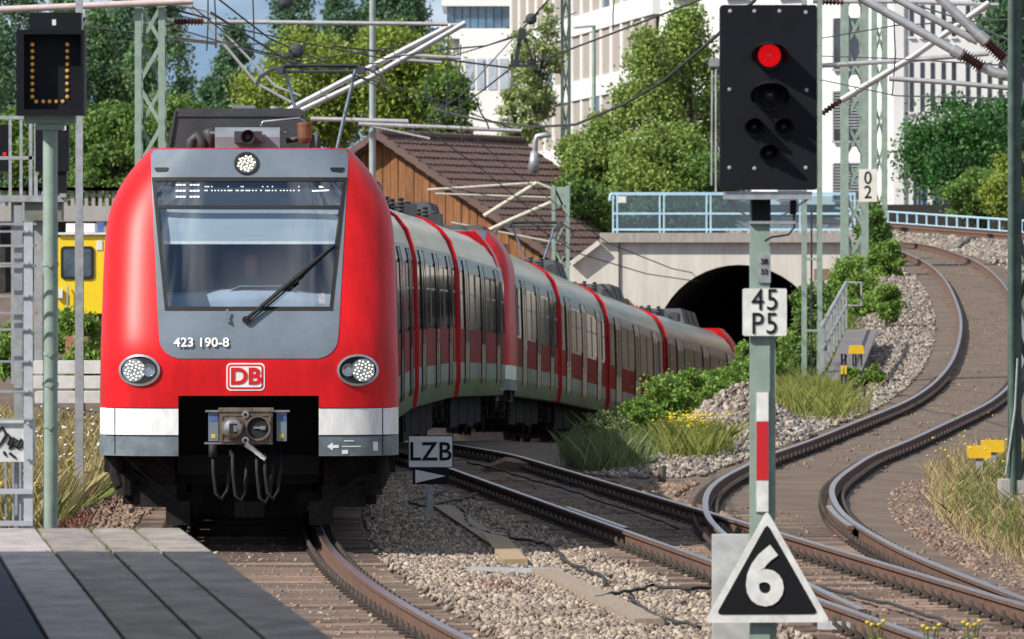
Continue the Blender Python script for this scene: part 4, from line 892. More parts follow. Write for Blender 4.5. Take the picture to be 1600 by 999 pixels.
for y0 in (0.0, 1.0):
    for k in range(n): (a0, c0), (a1, c1) = arc[k], arc[k + 1]; b.quad((a0, y0, c0), (a1, y0, c1), (a1, y0, zt), (a0, y0, zt))
    b.quad((xl, y0, 0), (-rad, y0, 0), (-rad, y0, zc), (xl, y0, zc)); b.quad((xl, y0, zc), (-rad, y0, zc), (-rad, y0, zt), (xl, y0, zt))
    b.quad((rad, y0, 0), (xr, y0, 0), (xr, y0, zc), (rad, y0, zc)); b.quad((rad, y0, zc), (xr, y0, zc), (xr, y0, zt), (rad, y0, zt))
b.grid([[(a, y, c) for a, c in [(-rad, 0)] + arc + [(rad, 0)]] for y in (0, 1.0)]); b.build('wall', m_concL, br)
b = MB(); b.grid([[(a * 1.0 + .12 * t, t, c) for a, c in [(-rad - .004, 0)] + arc + [(rad + .004, 0)]] for t in (1.0, 12, 30, 55)]); b.quad((-rad - 8, 55.2, -1), (rad + 14, 55.2, -1), (rad + 14, 55.2, 9), (-rad - 8, 55.2, 9)); b.quad((-rad - 8, 1, .12), (rad + 14, 1, .12), (rad + 14, 56, .12), (-rad - 8, 56, .12)); b.build('tunnel_lining', M('tunnel_dark', (.035, .033, .03), .95), br)  # darkness of the tunnel put into a near-black lining colour
b = MB(); b.box(L(938, 0).x, xr + .3, -.25, 1.1, zt, L(0, 364).z); b.build('coping', m_cope, br)
b = MB(); b.prism([(xl - .01, 0), (xl - .01, zt), (L(938, 0).x, zt - .02), (L(894, 0).x, L(0, 413).z), (L(870, 0).x, L(0, 430).z), (L(870, 0).x, 0)], lambda a, c, t: (a, t, c), -.06, .8); b.build('wing_wall', m_concL, br)
b = MB(); b.box(xl - .012, xl + .012, -.066, -.0, 1, zt); b.build('wall_joint', m_black, br)
b = MB(); b.bar(L(936, 379, -.1), L(892, 412, -.1), .5, .14); b.build('wing_coping', m_concL, br)
m_blue = M('railing_blue', (.42, .62, .75), .5, var=.06)
rl = thing('guard_railing', 'pale blue railing with glass panels along the top of the bridge', 'railing', (wx(1155), D - .05, wz(364)))
L2 = lambda x, y: Vector((wx(x) - wx(1155), 0, wz(y) - wz(364)))
for y, h in ((303, .09), (334, .07), (359, .07)): MB().bar(L2(958, y), L2(1337, y), .06, h).build('rail', m_blue, rl)
for x in (961, 1034, 1107, 1180, 1253, 1332):
    for dx in (-3.2, 3.2): MB().bar(L2(x + dx, 364), L2(x + dx, 303), .055, .055).build('post', m_blue, rl)
MB().tube([L2(958, 303), L2(954, 305), L2(953, 314)], .05, 8).build('rail_end', m_blue, rl)
m_pane = GLASS('railing_glass', (.62, .74, .80), .12, .15)
for k in range(5):
    x0, x1 = 961 + 73 * k + 5, 961 + 73 * (k + 1) - 5
    for y0, y1 in ((331, 306), (357, 337)):
        a, c = L2(x0, y0), L2(x1, y1); MB().box(a.x, c.x, -.008, .008, a.z, c.z).build('pane', m_pane, rl)
sgp = L2(972, 312); MB().box(sgp.x - .12, sgp.x + .12, -.03, -.02, sgp.z - .1, sgp.z + .1).build('notice', m_signwhite, rl)
# far railing along the upper track
fr = thing('guard_railing', 'low pale railing far behind the upper track', 'railing', (0, 0, 0))
pts = [Vector((float(XU(y)) + 2.3, y, float(ZU(y)) - .62)) for y in np.arange(214, 285, 1.8)]
pts = [Vector((p.x, p.y, p.z)) for p in pts]
for z in (.9, .5): MB().tube([p + Vector((0, 0, z)) for p in pts], .035, 6).build('rail', m_blue, fr)
for p in pts: MB().bar(p, p + Vector((0, 0, .92)), .06).build('post', m_blue, fr)

# ------------------------------------------------------------------ lattice masts, tubes and wires
m_tube = M('catenary_tube', (.62, .60, .60), .35, .6, var=.1, vs=6)
m_ptube = M('pinkish_tube', (.62, .50, .48), .5, .2, var=.1, vs=6)
m_btube = M('beige_tube', (.50, .47, .38), .6, .1, var=.12, vs=6)
m_insul = M('insulator_brown', (.10, .035, .028), .25, var=.2, vs=20)
m_wire = M('wire_dark', (.03, .032, .035), .6, var=.1)
def mast(label, x0, x1, ytop, D, zbase, mat, dep=None, cell=.75, leg=.07, thinbrace=.035, braces='x', group='lattice catenary masts', base=None):
    s = F / D; xa, xb = (x0 - 800) / s, (x1 - 800) / s; cx = (xa + xb) / 2; w = xb - xa; dep = dep or w
    zt = CH - (ytop - HY) / s; H = zt - zbase
    t = thing('lattice_mast', label, 'mast', (cx, D, zbase), group); hw = w / 2 - leg / 2; hd = dep / 2
    for sx in (-1, 1):
        for sy in (-1, 1): MB().bar((sx*hw, sy*hd, 0), (sx*hw, sy*hd, H), leg, leg).build('leg', mat, t)
    n = int(H / cell)
    for k in range(n):
        z0, z1 = k * H / n, (k + 1) * H / n; b = MB()
        for sy in (-1, 1):
            if braces == 'ladder': b.bar((-hw, sy*hd, z1), (hw, sy*hd, z1), thinbrace * 2, thinbrace)
            else:
                f = 1 if (k + (sy > 0)) % 2 else -1; b.bar((-hw*f, sy*(hd + .01), z0), (hw*f, sy*(hd + .01), z1), thinbrace, thinbrace)
                if braces == 'xx': b.bar((hw*f, sy*(hd + .03), z0), (-hw*f, sy*(hd + .03), z1), thinbrace, thinbrace)
        for sx in (-1, 1):
            f = 1 if k % 2 else -1; b.bar((sx*(hw + .008), -hd*f, z0), (sx*(hw + .008), hd*f, z1), thinbrace, thinbrace)
        b.build('brace', mat, t)
    if base: MB().box(-w/2 - base, w/2 + base, -hd - base, hd + base, -.6, .22).build('footing', m_conc, t)
    return t
def arm(mastobj, pts, D, r, mat, name='cantilever_tube', n=10):   # a tube hung on a mast, given by photo pixels and distances
    q = [P(p[0], p[1], p[2] if len(p) > 2 else D) - Vector(mastobj.location) for p in pts]
    return MB().tube(q, r, n).build(name, mat, mastobj, smooth=True)
def insul(mastobj, p, q, D, r=.07, n=9):
    a = P(*p, D) - Vector(mastobj.location); c = P(*q, D) - Vector(mastobj.location); Ln = (c - a).length; prof = [(r * .45, 0)]
    for k in range(n): prof += [(r * .5, Ln * (k + .1) / n), (r, Ln * (k + .45) / n), (r * .5, Ln * (k + .8) / n)]
    prof.append((r * .45, Ln)); MB().lathe(prof, a, c - a, 12).build('insulator', m_insul, mastobj, smooth=True)
mL = mast('pale green lattice mast behind the left shoulder of the red train', 212, 259, -60, 117, -.2, m_green, cell=.62, leg=.105, thinbrace=.06)
arm(mL, [(-40, 17), (302, 2)], 116.6, .055, m_ptube)
arm(mL, [(262, 32), (272, 34)], 117, .04, m_tube); insul(mL, (272, 34), (318, 34), 117, .075); arm(mL, [(318, 34), (500, 36), (700, 38)], 117, .035, m_tube); arm(mL, [(258, 6), (320, 16), (340, 28)], 117, .02, m_tube); arm(mL, [(258, 12), (330, 30)], 117, .015, m_wire)
arm(mL, [(262, 58), (285, 62), (340, 68)], 117, .03, m_tube); arm(mL, [(130, 42), (200, 50), (262, 58)], 117, .012, m_wire)
mP = thing('steel_pole', 'slender grey pole between the red train and the brown roof', 'pole', tuple(P(582, 0, 147).xy) + (-.3,))
MB().tube([(0, 0, 0), (0, 0, 12)], [.075, .06], 12).build('shaft', M('pole_grey', (.33, .38, .37), .5, .2), mP, smooth=True)
arm(mP, [(485, 186), (638, 190)], 146.9, .045, m_tube); arm(mP, [(560, 194), (690, 199), (815, 205)], 146.8, .04, m_tube); arm(mP, [(582, 198), (625, 207), (672, 217)], 146.8, .025, m_tube)
mH = thing('cantilever_mast', 'slim mast hidden behind the roof box carrying two long silver diagonal tubes', 'mast', (float(P(430, 0, 134).x), 134, -.3))
MB().tube([(0, 0, 0), (0, 0, 6.0)], .09, 10).build('shaft', m_green, mH)
arm(mH, [(432, 182), (560, 115), (705, 40)], 134, .055, m_tube); arm(mH, [(455, 180), (580, 121), (727, 36)], 134, .055, m_tube); arm(mH, [(615, 85), (720, 91)], 134, .035, m_tube); arm(mH, [(612, 92), (690, 98)], 134, .03, m_tube); arm(mH, [(690, 40), (727, 38)], 134, .03, m_tube)
arm(mH, [(455, 160), (400, 130), (330, 45), (290, 5)], 134, .028, m_tube); arm(mH, [(470, 150), (430, 135), (340, 40)], 134, .022, m_tube)
m2 = mast('squat lattice mast in front of the brown roof, beside the bridge', 862, 890, 291, 203, -2.4, m_green, cell=.8, leg=.1, thinbrace=.05)
MB().box(-.27, .27, -.28, -.24, 7.0, 7.5).build('plate', m_green, m2)
arm(m2, [(863, 316), (800, 343), (760, 362)], 203, .06, m_btube); arm(m2, [(756, 338), (839, 286)], 203, .06, m_btube); arm(m2, [(668, 297), (839, 286)], 203, .04, m_btube); arm(m2, [(680, 303), (862, 309)], 203, .03, m_btube); arm(m2, [(839, 286), (864, 296)], 203, .04, m_btube); arm(m2, [(705, 348), (880, 382)], 203, .03, m_btube)
m3 = mast('thin ladder-like lattice mast on a concrete footing beside the signal', 1253, 1284, -40, 150, .1, m_green, cell=1.3, leg=.09, thinbrace=.05, braces='ladder', base=.12)
arm(m3, [(1268, 330), (1268, 600)], 149.8, .02, m_wire)
insul(m3, (1284, 178), (1314, 157), 150, .08, 6); arm(m3, [(1314, 157), (1420, 93), (1545, 5)], 150, .07, m_tube); arm(m3, [(1280, 103), (1400, 96), (1545, 84)], 150, .05, m_tube); arm(m3, [(1270, 3), (1400, 3), (1560, 8)], 150, .04, m_tube); insul(m3, (1284, 3), (1318, 4), 150, .08, 6)
bx = P(1306, 641, 148)
mR1 = mast('lattice mast with the white 0 2 board above the bridge end', 1314, 1356, -40, 214, 2.9, m_green, cell=.95, leg=.2, thinbrace=.07, braces='xx')
MB().box(-1.15, 1.0, -.5, .5, -.35, -.02).build('platform', M('rusty_beam', (.24, .15, .11), .8), mR1)
for k in range(8): MB().box(-1.0 + k * .26, -.93 + k * .26, -.4, -.34, -1.5, -.35).build('slat', M('rusty_beam', (.24, .15, .11)), mR1)
o = P(1356, 290, 213.3) - Vector(mR1.location); MB().box(o.x - .26, o.x + .26, -.72, -.69, o.z - .47, o.z + .47).build('kilometre_board', M('board_cream', (.74, .70, .62), .5, var=.06), mR1)
lettering('lettering', '0', .52, (o.x, -.725, o.z + .20), m_letblack, mR1, .004, .9); lettering('lettering', '2', .52, (o.x, -.725, o.z - .21), m_letblack, mR1, .004, .9)
mR2 = mast('ivy-grown lattice mast standing right behind the 0 2 board', 1362, 1386, -40, 234, 3.0, m_green, cell=1.2, leg=.16, thinbrace=.06)
R4D = 91.0
mR4 = mast('dark green lattice mast at the edge of the picture with yellow blocks at its foot', 1577, 1640, -60, R4D, -.1, m_dgreen, cell=1.0, leg=.13, thinbrace=.06, base=.12)
arm(mR4, [(1560, 119), (1576, 119), (1592, 116)], R4D, .06, m_galv)
arm(mR4, [(1330, -14), (1352, 1), (1491, 80)], R4D, .055, m_tube); insul(mR4, (1500, 84), (1536, 106), R4D, .10); arm(mR4, [(1488, 78), (1504, 87)], R4D, .075, m_tube); arm(mR4, [(1534, 104), (1552, 113), (1580, 120)], R4D, .065, m_tube)
arm(mR4, [(1385, -12), (1403, 0), (1528, 66)], R4D + .3, .045, m_tube)
arm(mR4, [(1455, -16), (1471, 0), (1530, 56)], R4D + .1, .06, m_tube); insul(mR4, (1540, 64), (1570, 93), R4D + .1, .10); arm(mR4, [(1528, 54), (1543, 67)], R4D + .1, .075, m_tube); arm(mR4, [(1568, 91), (1582, 108), (1592, 114)], R4D + .1, .06, m_tube)
arm(mR4, [(1389, 123), (1480, 129), (1588, 139)], R4D, .032, m_tube)
arm(mR4, [(1580, -20), (1580, 500), (1583, 770)], R4D - .35, .045, m_dgreen); arm(mR4, [(1590, 560), (1586, 640), (1572, 740)], R4D - .4, .015, m_galv)
gp = thing('galvanised_pole', 'thin galvanised pole rising past the yellow rail vehicle', 'pole', tuple(P(124, 0, 88).xy) + (-.2,))
q = lambda x, y: P(x, y, 88) - Vector(gp.location)
MB().bar((0, 0, 0), (0, 0, q(0, 350).z), .10).build('shaft', m_galv, gp); MB().bar((0, 0, q(0, 350).z), (0, 0, q(0, -40).z), .085).build('upper_shaft', m_galv, gp)
# wires: each its own thing
def wire(label, pts, r=.014, mat=None, sag=0):
    q = [P(*p) for p in pts]; v = []
    for i in range(len(q) - 1):
        n = 8 if sag or len(q) == 2 else 4
        for k in range(n): t = k / n; p = q[i].lerp(q[i + 1], t); p.z -= sag * 4 * t * (1 - t); v.append(p)
    v.append(q[-1]); return tag(MB().tube(v, r, 5).build('overhead_wire', mat or m_wire), label, 'wire', 'overhead wires')
wire('wire that rises from the small pulley frame towards the upper right', [(838, 97, 150), (950, 55, 140), (1094, 0, 130), (1140, -18, 128)], .02)
wire('wire from the left that ends at the small pulley frame', [(520, 72, 132), (640, 86, 138), (794, 106, 150)], .02)
wire('thin wire that crosses the left mast and runs to the pantograph', [(258, 40, 117), (400, 82, 112), (520, 112, 111)], .014)
wire('contact wire touching the raised pantograph', [(430, 70, 150), (455, 105, 113), (470, 108, 111), (330, 20, 80)], .014)
wire('wire above the left half of the train roof', [(330, -10, 100), (420, 60, 110), (560, 120, 130), (700, 160, 160)], .014)
wire('long sagging dark cable that sweeps up past the green trees', [(680, 172, 170), (755, 189, 160), (834, 199, 150), (899, 195, 140), (977, 162, 128), (1037, 126, 120), (1119, 57, 108), (1180, 0, 100)], .026)
wire('slanting wire that runs down left of the pulley frame', [(797, 108, 150), (750, 145, 160), (690, 185, 170), (640, 220, 180)], .018)
wire('wire with a ball weight above the pulley frame', [(810, 53, 150), (830, 30, 150), (857, 0, 148), (875, -20, 147)], .018)
wire('thin wire from the far tube to the pulley frame', [(690, 78, 134), (760, 72, 142), (800, 58, 150)], .016)
wire('faint wire sloping across the white office front', [(1282, 125, 150), (1400, 150, 130), (1590, 155, 91)], .012)
wire('thin wire over the brown roof', [(670, 205, 147), (760, 270, 180), (850, 345, 203)], .016)
wire('second thin wire over the brown roof', [(700, 175, 150), (780, 250, 180), (870, 320, 203)], .014)
wire('catenary wire above the second unit towards the tunnel', [(880, 330, 203), (950, 380, 212), (1050, 420, 222), (1130, 436, 230)], .016)
wire('contact wire above the second unit entering the tunnel', [(820, 342, 173), (900, 395, 195), (1010, 428, 212), (1130, 446, 232)], .016)
for lab_, pts_ in (('thin wire crossing high in front of the left poplars', [(60, 30, 120), (212, 52, 118), (330, 66, 116), (430, 70, 114)]), ('long thin wire from the left mast to the diagonal tubes', [(258, 20, 117), (430, 58, 122), (600, 92, 130), (690, 78, 134)]), ('wire that dips behind the pantograph horns', [(300, 10, 112), (380, 74, 112), (470, 96, 113), (640, 70, 140)]), ('wire crossing the blue glass block', [(560, 100, 132), (680, 96, 140), (800, 60, 150), (900, 20, 160)]), ('fine wire in front of the white block', [(640, 205, 147), (720, 150, 150), (800, 62, 150)]), ('fine wire below the silver tube end', [(560, 120, 132), (620, 150, 140), (700, 165, 147), (815, 206, 150)]),
                    ('upper of two thin wires crossing the white office on the right', [(1284, 60, 150), (1400, 40, 130), (1590, 30, 91)]), ('lower of two thin wires crossing the white office on the right', [(1284, 88, 150), (1400, 92, 130), (1590, 104, 91)]), ('thin wire in the top right corner', [(1390, -5, 110), (1500, 30, 100), (1592, 70, 91)]), ('thin stay wire above the second unit', [(690, 290, 180), (780, 310, 190), (870, 330, 203)])):
    wire(lab_, pts_, .012)
for k, (x, y0, y1, d, n) in enumerate(((325, -5, 80, 112, 0), (335, -5, 76, 112, 1), (669, 30, 140, 140, 2), (877, -5, 80, 145, 3), (960, -5, 48, 137, 4), (720, 70, 220, 140, 5), (700, 60, 165, 140, 6), (756, 95, 142, 152, 7), (1396, 20, 150, 130, 8), (395, -5, 66, 114, 9))):
    lab = ['left of the pair of droppers above the cab', 'right of the pair of droppers above the cab', 'dropper hanging from the long diagonal tubes', 'curved dropper in front of the tan windows', 'short dropper in front of the white office corner', 'long loose wire in front of the blue glass block', 'short loose wire below the diagonal tube ends', 'short dropper below the pulley wire', 'dropper wire in front of the white office on the right', 'dropper near the top of the left trees'][n]
    wire(lab, [(x, y0, d), (x + 3 * math.sin(k), (y0 + y1) / 2, d), (x + (2 if k % 2 else -2), y1, d)], .012)
for k, pts in enumerate(([(665, 130), (668, 150), (680, 165), (695, 170), (706, 155), (704, 120)], [(745, 160), (752, 178), (760, 190), (764, 202)])):
    wire(['slack loop of cable hanging under the diagonal tubes', 'beaded slack cable in front of the white block'][k], [(x, y, 141) for x, y in pts], .016)
def hardware(label, c, D, kind):
    o = P(*c, D); t = thing('line_pulley', label, 'pulley', tuple(o)); b = MB()
    if kind == 'frame':
        b.box(-.30, .30, -.05, .05, -.06, .0); b.box(-.26, -.2, -.04, .04, 0, .18); b.box(.12, .26, -.04, .04, 0, .12); b.bar((-.16, 0, 0), (-.05, 0, .66), .09, .09); b.bar((.18, 0, .1), (.0, 0, .62), .05, .05); b.box(-.1, .05, -.06, .06, .5, .72)
        for k in range(4): b.tube([(-.1 + .1 * k, -.06, .05), (-.1 + .1 * k, .06, .05)], .05, 8)
    else: b.lathe([(.001, -.12), (.09, -.09), (.12, 0), (.09, .09), (.001, .12)], (0, 0, 0), (.4, 1, .5), 14); b.bar((-.16, 0, -.08), (.16, 0, .12), .04)
    b.build('frame' if kind == 'frame' else 'drum', m_wire if kind == 'frame' else m_roofbox, t); return t
hardware('dark tensioning frame with rollers hanging in the wires left of the tan windows', (818, 101), 150, 'frame'); hardware('round dark weight on the wire above the tensioning frame', (830, 30), 150, 'ball')
hardware('round insulator on the wires above the pantograph', (463, 80), 113, 'ball'); hardware('small dark wheel on the wires at the top above the train', (446, 2), 112, 'ball')

# ------------------------------------------------------------------ things on the left behind the speed indicator
m_yard = M('yard_steel', (.35, .36, .36), .6, .2, var=.15, vs=6)
gD = 128.0; s = F / gD
gt = thing('signal_gantry', 'raised steel service platform with handrails behind the speed indicator', 'gantry', tuple(P(50, 0, gD).xy) + (-.2,))
q = lambda x, y, dy=0: P(x, y, gD) - Vector(gt.location) + Vector((0, dy, 0))
a, c = q(-60, 316), q(103, 306); MB().box(a.x, c.x, -.4, .4, a.z, c.z).build('deck', m_yard, gt)
for x in (-30, 16, 33, 48, 56): MB().bar(q(x, 306), q(x, 182), .06 if x > 40 else .05).build('post', m_galv, gt)
for y in (184, 247): MB().bar(q(-60, y), q(54, y), .06).build('rail', m_galv, gt)
for x in (24, 60, 84): MB().bar(q(x, 316), q(x, 600), .14).build('support', m_yard, gt)
a, c = q(40, 345), q(98, 316); MB().box(a.x, c.x, -.3, .3, a.z, c.z).build('beam', M('yard_olive', (.17, .18, .15), .7), gt)
a, c = q(56, 268), q(108, 195); MB().box(a.x, c.x, -.1, .15, a.z, c.z).build('signal_back', m_sigblack, gt); a, c = q(84, 310), q(104, 268); MB().box(a.x, c.x, -.05, .1, a.z, c.z).build('signal_foot', m_sigblack, gt)
a, c = q(99, 204), q(104, 197); MB().box(a.x, c.x, -.12, -.105, a.z, c.z).build('tag', m_signwhite, gt)
a, c = q(96, 309), q(106, 303); MB().box(a.x, c.x, -.5, -.41, a.z, c.z).build('end_plate', m_yard, gt)
b = MB(); bD = 170; ss = F / bD
sb = thing('signal_box', 'dark signal lamp case with a red light on the service platform', 'signal', tuple(P(6, 250, 131))); b.box(-.09, .09, -.1, .1, -.2, .62); b.build('case', m_sigblack, sb); MB().lathe([(.035, 0), (.03, .01), (.001, .012)], (.02, -.101, .1), (0, -1, 0), 10).build('lamp', m_redlamp, sb)
ew = thing('balustrade_wall', 'old concrete wall with a balustrade behind the yellow rail vehicle', 'wall', tuple(P(140, 0, 215).xy) + (2.0,)); q = lambda x, y: P(x, y, 215) - Vector(ew.location)
a, c = q(-40, 346), q(340, 322); MB().box(a.x, c.x, 0, .5, a.z, c.z).build('parapet', m_conc, ew); a, c = q(-40, 500), q(340, 346); MB().box(a.x, c.x, .9, 1.3, a.z, c.z).build('shade_backing', M('underpass_shade', (.05, .048, .045), .9, var=.3), ew)  # near-black backing stands in for the shaded void of the underpass
for x in (-20, 60, 150, 240): a, c = q(x, 500), q(x + 18, 346); MB().box(a.x, c.x, .1, .6, a.z, c.z).build('pier', m_conc, ew); a, c = q(-40, 298), q(340, 293); MB().box(a.x, c.x, -.1, .4, a.z, c.z).build('hand_rail', m_conc, ew)
for k in range(34):
    x = -30 + 10.8 * k; a, c = q(x, 322), q(x + 5.5, 298); MB().box(a.x, c.x, .05, .3, a.z, c.z).build('baluster', m_conc, ew)
# yellow rail vehicle
yD = 158.0; yv = thing('rail_vehicle', 'bright yellow track maintenance vehicle half hidden behind the red train', 'rail vehicle', tuple(P(170, 0, yD).xy) + (.35,)); q = lambda x, y: P(x, y, yD) - Vector(yv.location)
a, c = q(90, 490), q(260, 368); z0, z1 = a.z, c.z; x0, x1 = a.x, c.x
wa, wc = q(95, 437), q(147, 385)
b = MB(); b.prism(rrect(x0, x1, z0, z1, .1, 4), lambda u, w, t: (u, t, w), 0, 3.2); b.build('body', M('vehicle_yellow', (.86, .60, .006), .4, var=.04, coat=.3), yv)
b = MB(); b.prism(rrect(wa.x, wc.x, wa.z, wc.z, .08, 4), lambda u, w, t: (u, t, w), -.03, .0); b.build('window_frame', m_black, yv)
b = MB(); b.prism(rrect(wa.x + .06, wc.x - .06, wa.z + .06, wc.z - .06, .06, 4), lambda u, w, t: (u, t, w), -.036, -.03); b.build('window_pane', M('vehicle_glass', (.05, .075, .10), .08, var=.5, vs=2.5, coat=1), yv)
a, c = q(88, 367), q(262, 363.5); MB().box(a.x, c.x, -.08, 3.3, a.z, c.z).build('roof', m_signwhite, yv)
a, c = q(101, 363), q(146, 349); MB().box(a.x, c.x, .5, 1.4, a.z, c.z).build('roof_unit', m_white, yv); a, c = q(151, 363), q(160, 347); MB().box(a.x, c.x, .3, .5, a.z, c.z).build('work_light', M('sticker_blue', (.07, .12, .35)), yv)
a, c = q(92, 466), q(98, 452); MB().box(a.x - .05, c.x, -.1, -.02, a.z, c.z).build('lamp', m_signwhite, yv); a, c = q(151, 391), q(160, 376); MB().box(a.x, c.x, -.02, -.004, a.z, c.z).build('plate', m_signwhite, yv)
b = MB(); b.tube([q(104, 446) + Vector((0, -.08, 0)), q(106, 450) + Vector((0, -.1, 0)), q(106, 485) + Vector((0, -.1, 0))], .02, 6); b.build('grab_rail', m_yard, yv)
b = MB(); a, c = q(92, 510), q(260, 490); b.box(a.x, c.x, .1, 3.1, a.z, c.z); b.box(a.x + .4, a.x + 1.2, .3, 2.8, 0, a.z); b.box(a.x + 1.5, c.x - .1, .2, 2.9, .2, a.z); b.build('chassis', M('chassis_rust', (.10, .055, .04), .8), yv)
b = MB(); a, c = q(40, 512), q(92, 486); b.box(a.x, c.x, .3, 2.5, a.z, c.z); b.build('flatbed', M('chassis_red', (.36, .12, .08), .7), yv)
# stacked white concrete beams
for k, (x0, x1, y0, y1, dD, lab) in enumerate(((50, 190, 564, 584, 122, 'topmost of the stacked white concrete beams in the weeds'), (44, 188, 588, 607, 121, 'middle one of the stacked white concrete beams in the weeds'), (54, 165, 612, 630, 120, 'lowest of the stacked white concrete beams in the weeds'))):
    a, c = P(x0, y1, dD), P(x1, y0, dD); MBx = MB(); MBx.prism(rrect(a.x, c.x, a.z, c.z, .02, 3), lambda u, w, t: (u, t, w), dD, dD + .6); tag(MBx.build('concrete_beam', M('beam_white', (.62, .60, .56), .8, var=.12, vs=4)), lab, 'beam', 'stacked concrete beams')
a, c = P(102, 562, 135), P(138, 526, 135); tag(MB().box(a.x, c.x, 135, 135.1, a.z, c.z).build('rusty_panel', M('rust_orange', (.40, .20, .11), .85, var=.2)), 'small rusty panel leaning in the bushes below the yellow vehicle', 'panel')

# ------------------------------------------------------------------ walkway, marker post
wk = thing('steel_walkway', 'small grey steel walkway with a slanting handrail beside the climbing curve', 'walkway', tuple(P(1310, 590, 150)))
q = lambda x, y, D=150: P(x, y, D) - Vector(wk.location)
b = MB(); b.poly([q(1286, 596, 146), q(1340, 596, 146), q(1372, 515, 172), q(1322, 515, 172)]); o = b.build('deck', M('deck_grey', (.17, .15, .145), .8, var=.15), wk); o.modifiers.new('solid', 'SOLIDIFY').thickness = .06
p0, p1 = (1283, 512, 146), (1322, 442, 172); c0, c1 = (1283, 588, 146), (1322, 514, 172)
for f in (0, .5):
    u0 = q(p0[0], lerp(p0[1], c0[1], f), 146); u1 = q(p1[0], lerp(p1[1], c1[1], f), 172); MB().tube([u0, u1], .045 if f == 0 else .03, 8).build('rail', m_yard, wk)
for k in range(10):
    t = k / 9; DD = lerp(146, 172, t); x = lerp(1283, 1322, (t * 172 / DD) if 0 else (t * 146 / (172 + (146 - 172) * t))); tt = (x - 1283) / 39
    MB().bar(q(x, lerp(512, 442, tt), 1 / lerp(1/146, 1/172, tt)), q(x, lerp(588, 514, tt), 1 / lerp(1/146, 1/172, tt)), .05).build('baluster', m_yard, wk)
MB().tube([q(1322, 442, 172), q(1346, 442, 172), q(1346, 478, 172), q(1322, 478, 172)], .03, 6).build('rail_end', m_yard, wk)
mk = thing('yellow_marker_box', 'yellow box on thin legs at the end of the walkway', 'box', tuple(P(1338, 563, 141))); q = lambda x, y: P(x, y, 141) - Vector(mk.location)
a, c = q(1326, 553), q(1350, 540); MB().prism([(a.x, a.z), (c.x, a.z), (c.x - .02, c.z), (a.x + .02, c.z)], lambda u, w, t: (u, t, w), -.12, .12).build('case', m_yellow, mk)
for x in (1333, 1337, 1346): MB().bar(q(x, 553), q(x, 572), .03).build('leg', m_black, mk)
MB().tube([q(1324, 556), q(1318, 563), q(1314, 570)], .015, 6).build('cable', m_black, mk)
for x, lab in ((1315.5, 'left one of the two black and yellow striped marker posts'), (1321, 'right one of the two black and yellow striped marker posts')):
    pp = thing('marker_post', lab, 'post', tuple(P(x, 619, 137)), 'striped marker posts'); q = lambda xx, y: P(xx, y, 137) - Vector(pp.location)
    for y0, y1, mm in ((553, 571, m_black), (571, 585, m_yellow), (585, 602, m_black), (602, 619, m_yellow)): MB().bar(q(x, y0), q(x, y1), .04).build('band', mm, pp)
b0 = P(1283, 636, 141); b0.z = float(ground(b0.x, b0.y)) - .1; tag(MB().box(b0.x - .1, b0.x + .1, 140.9, 141.2, b0.z, b0.z + .5).build('marker_stone', m_conc), 'small pale marker stone at the foot of the ladder-like mast', 'stone')
# ------------------------------------------------------------------ house with the brown tiled roof
m_tile = M('roof_tile', (.145, .085, .068), .75, col2=(.085, .05, .042), vs=2.5, bump=.2, bs=20)
m_wood = M('orange_boards', (.31, .125, .036), .7, col2=(.12, .048, .017), vs=2.2, stretch=(5, 5, .5), bump=.15)
hs = thing('wooden_house', 'timber house with brown tiled roof and orange board gable behind the train', 'house', (0, 232, 2.6))
A0 = P(590, 214, 232) - Vector((0, 232, 2.6)); r_ = Vector((.355, .935, 0)); pv = Vector((.935, -.355, 0)); Wd, Ln, rise = 5.9, 12.8, 3.85
wall = MB(); wl_ = Wd - .6; zb = -.2
def gp(t, back, z): return A0 + pv * t + r_ * back + Vector((0, 0, z - A0.z))
for t0, t1 in ((-wl_, -wl_ + .12), (wl_ - .12, wl_)): wall.poly([gp(t1, .45, zb), gp(t1, Ln - .4, zb), gp(t1, Ln - .4, A0.z - rise), gp(t1, .45, A0.z - rise)])
wall.poly([gp(-wl_, .47, zb), gp(wl_, .47, zb), gp(wl_, .47, A0.z - rise * wl_ / Wd - .12), gp(0, .47, A0.z - .12), gp(-wl_, .47, A0.z - rise * wl_ / Wd - .12)])
wall.poly([gp(-wl_, Ln - .4, zb), gp(wl_, Ln - .4, zb), gp(wl_, Ln - .4, A0.z - rise * wl_ / Wd - .12), gp(0, Ln - .4, A0.z - .12), gp(-wl_, Ln - .4, A0.z - rise * wl_ / Wd - .12)])
wall.build('wall', m_wood, hs, fix=False)
n = 40
for k in range(n):
    t0 = -wl_ + 2 * wl_ * k / n + .012; t1 = -wl_ + 2 * wl_ * (k + 1) / n - .012; h = lambda t: A0.z - rise * abs(t) / Wd - .14; o = .42 - .02 * (k % 2)
    b = MB(); fr = [gp(t0, o, zb), gp(t1, o, zb), gp(t1, o, h(t1)), gp(t0, o, h(t0))]; bk = [gp(t0, o + .045, zb), gp(t1, o + .045, zb), gp(t1, o + .045, h(t1)), gp(t0, o + .045, h(t0))]
    b.poly(fr); b.grid([fr, bk], closed=True); b.build('board', m_wood, hs)
b = MB()
for sgn in (-1, 1):
    e = [gp(0, 0, A0.z), gp(sgn * Wd, 0, A0.z - rise), gp(sgn * Wd, Ln, A0.z - rise), gp(0, Ln, A0.z)]
    b.poly(e); b.poly([p - Vector((0, 0, .14)) for p in e]); b.grid([e, [p - Vector((0, 0, .14)) for p in e]], closed=True)
rf = b.build('roof', M('roof_underlay', (.09, .06, .05), .9), hs)
rows, cols = 17, 17; dl = 1 / rows; cwid = Ln / cols
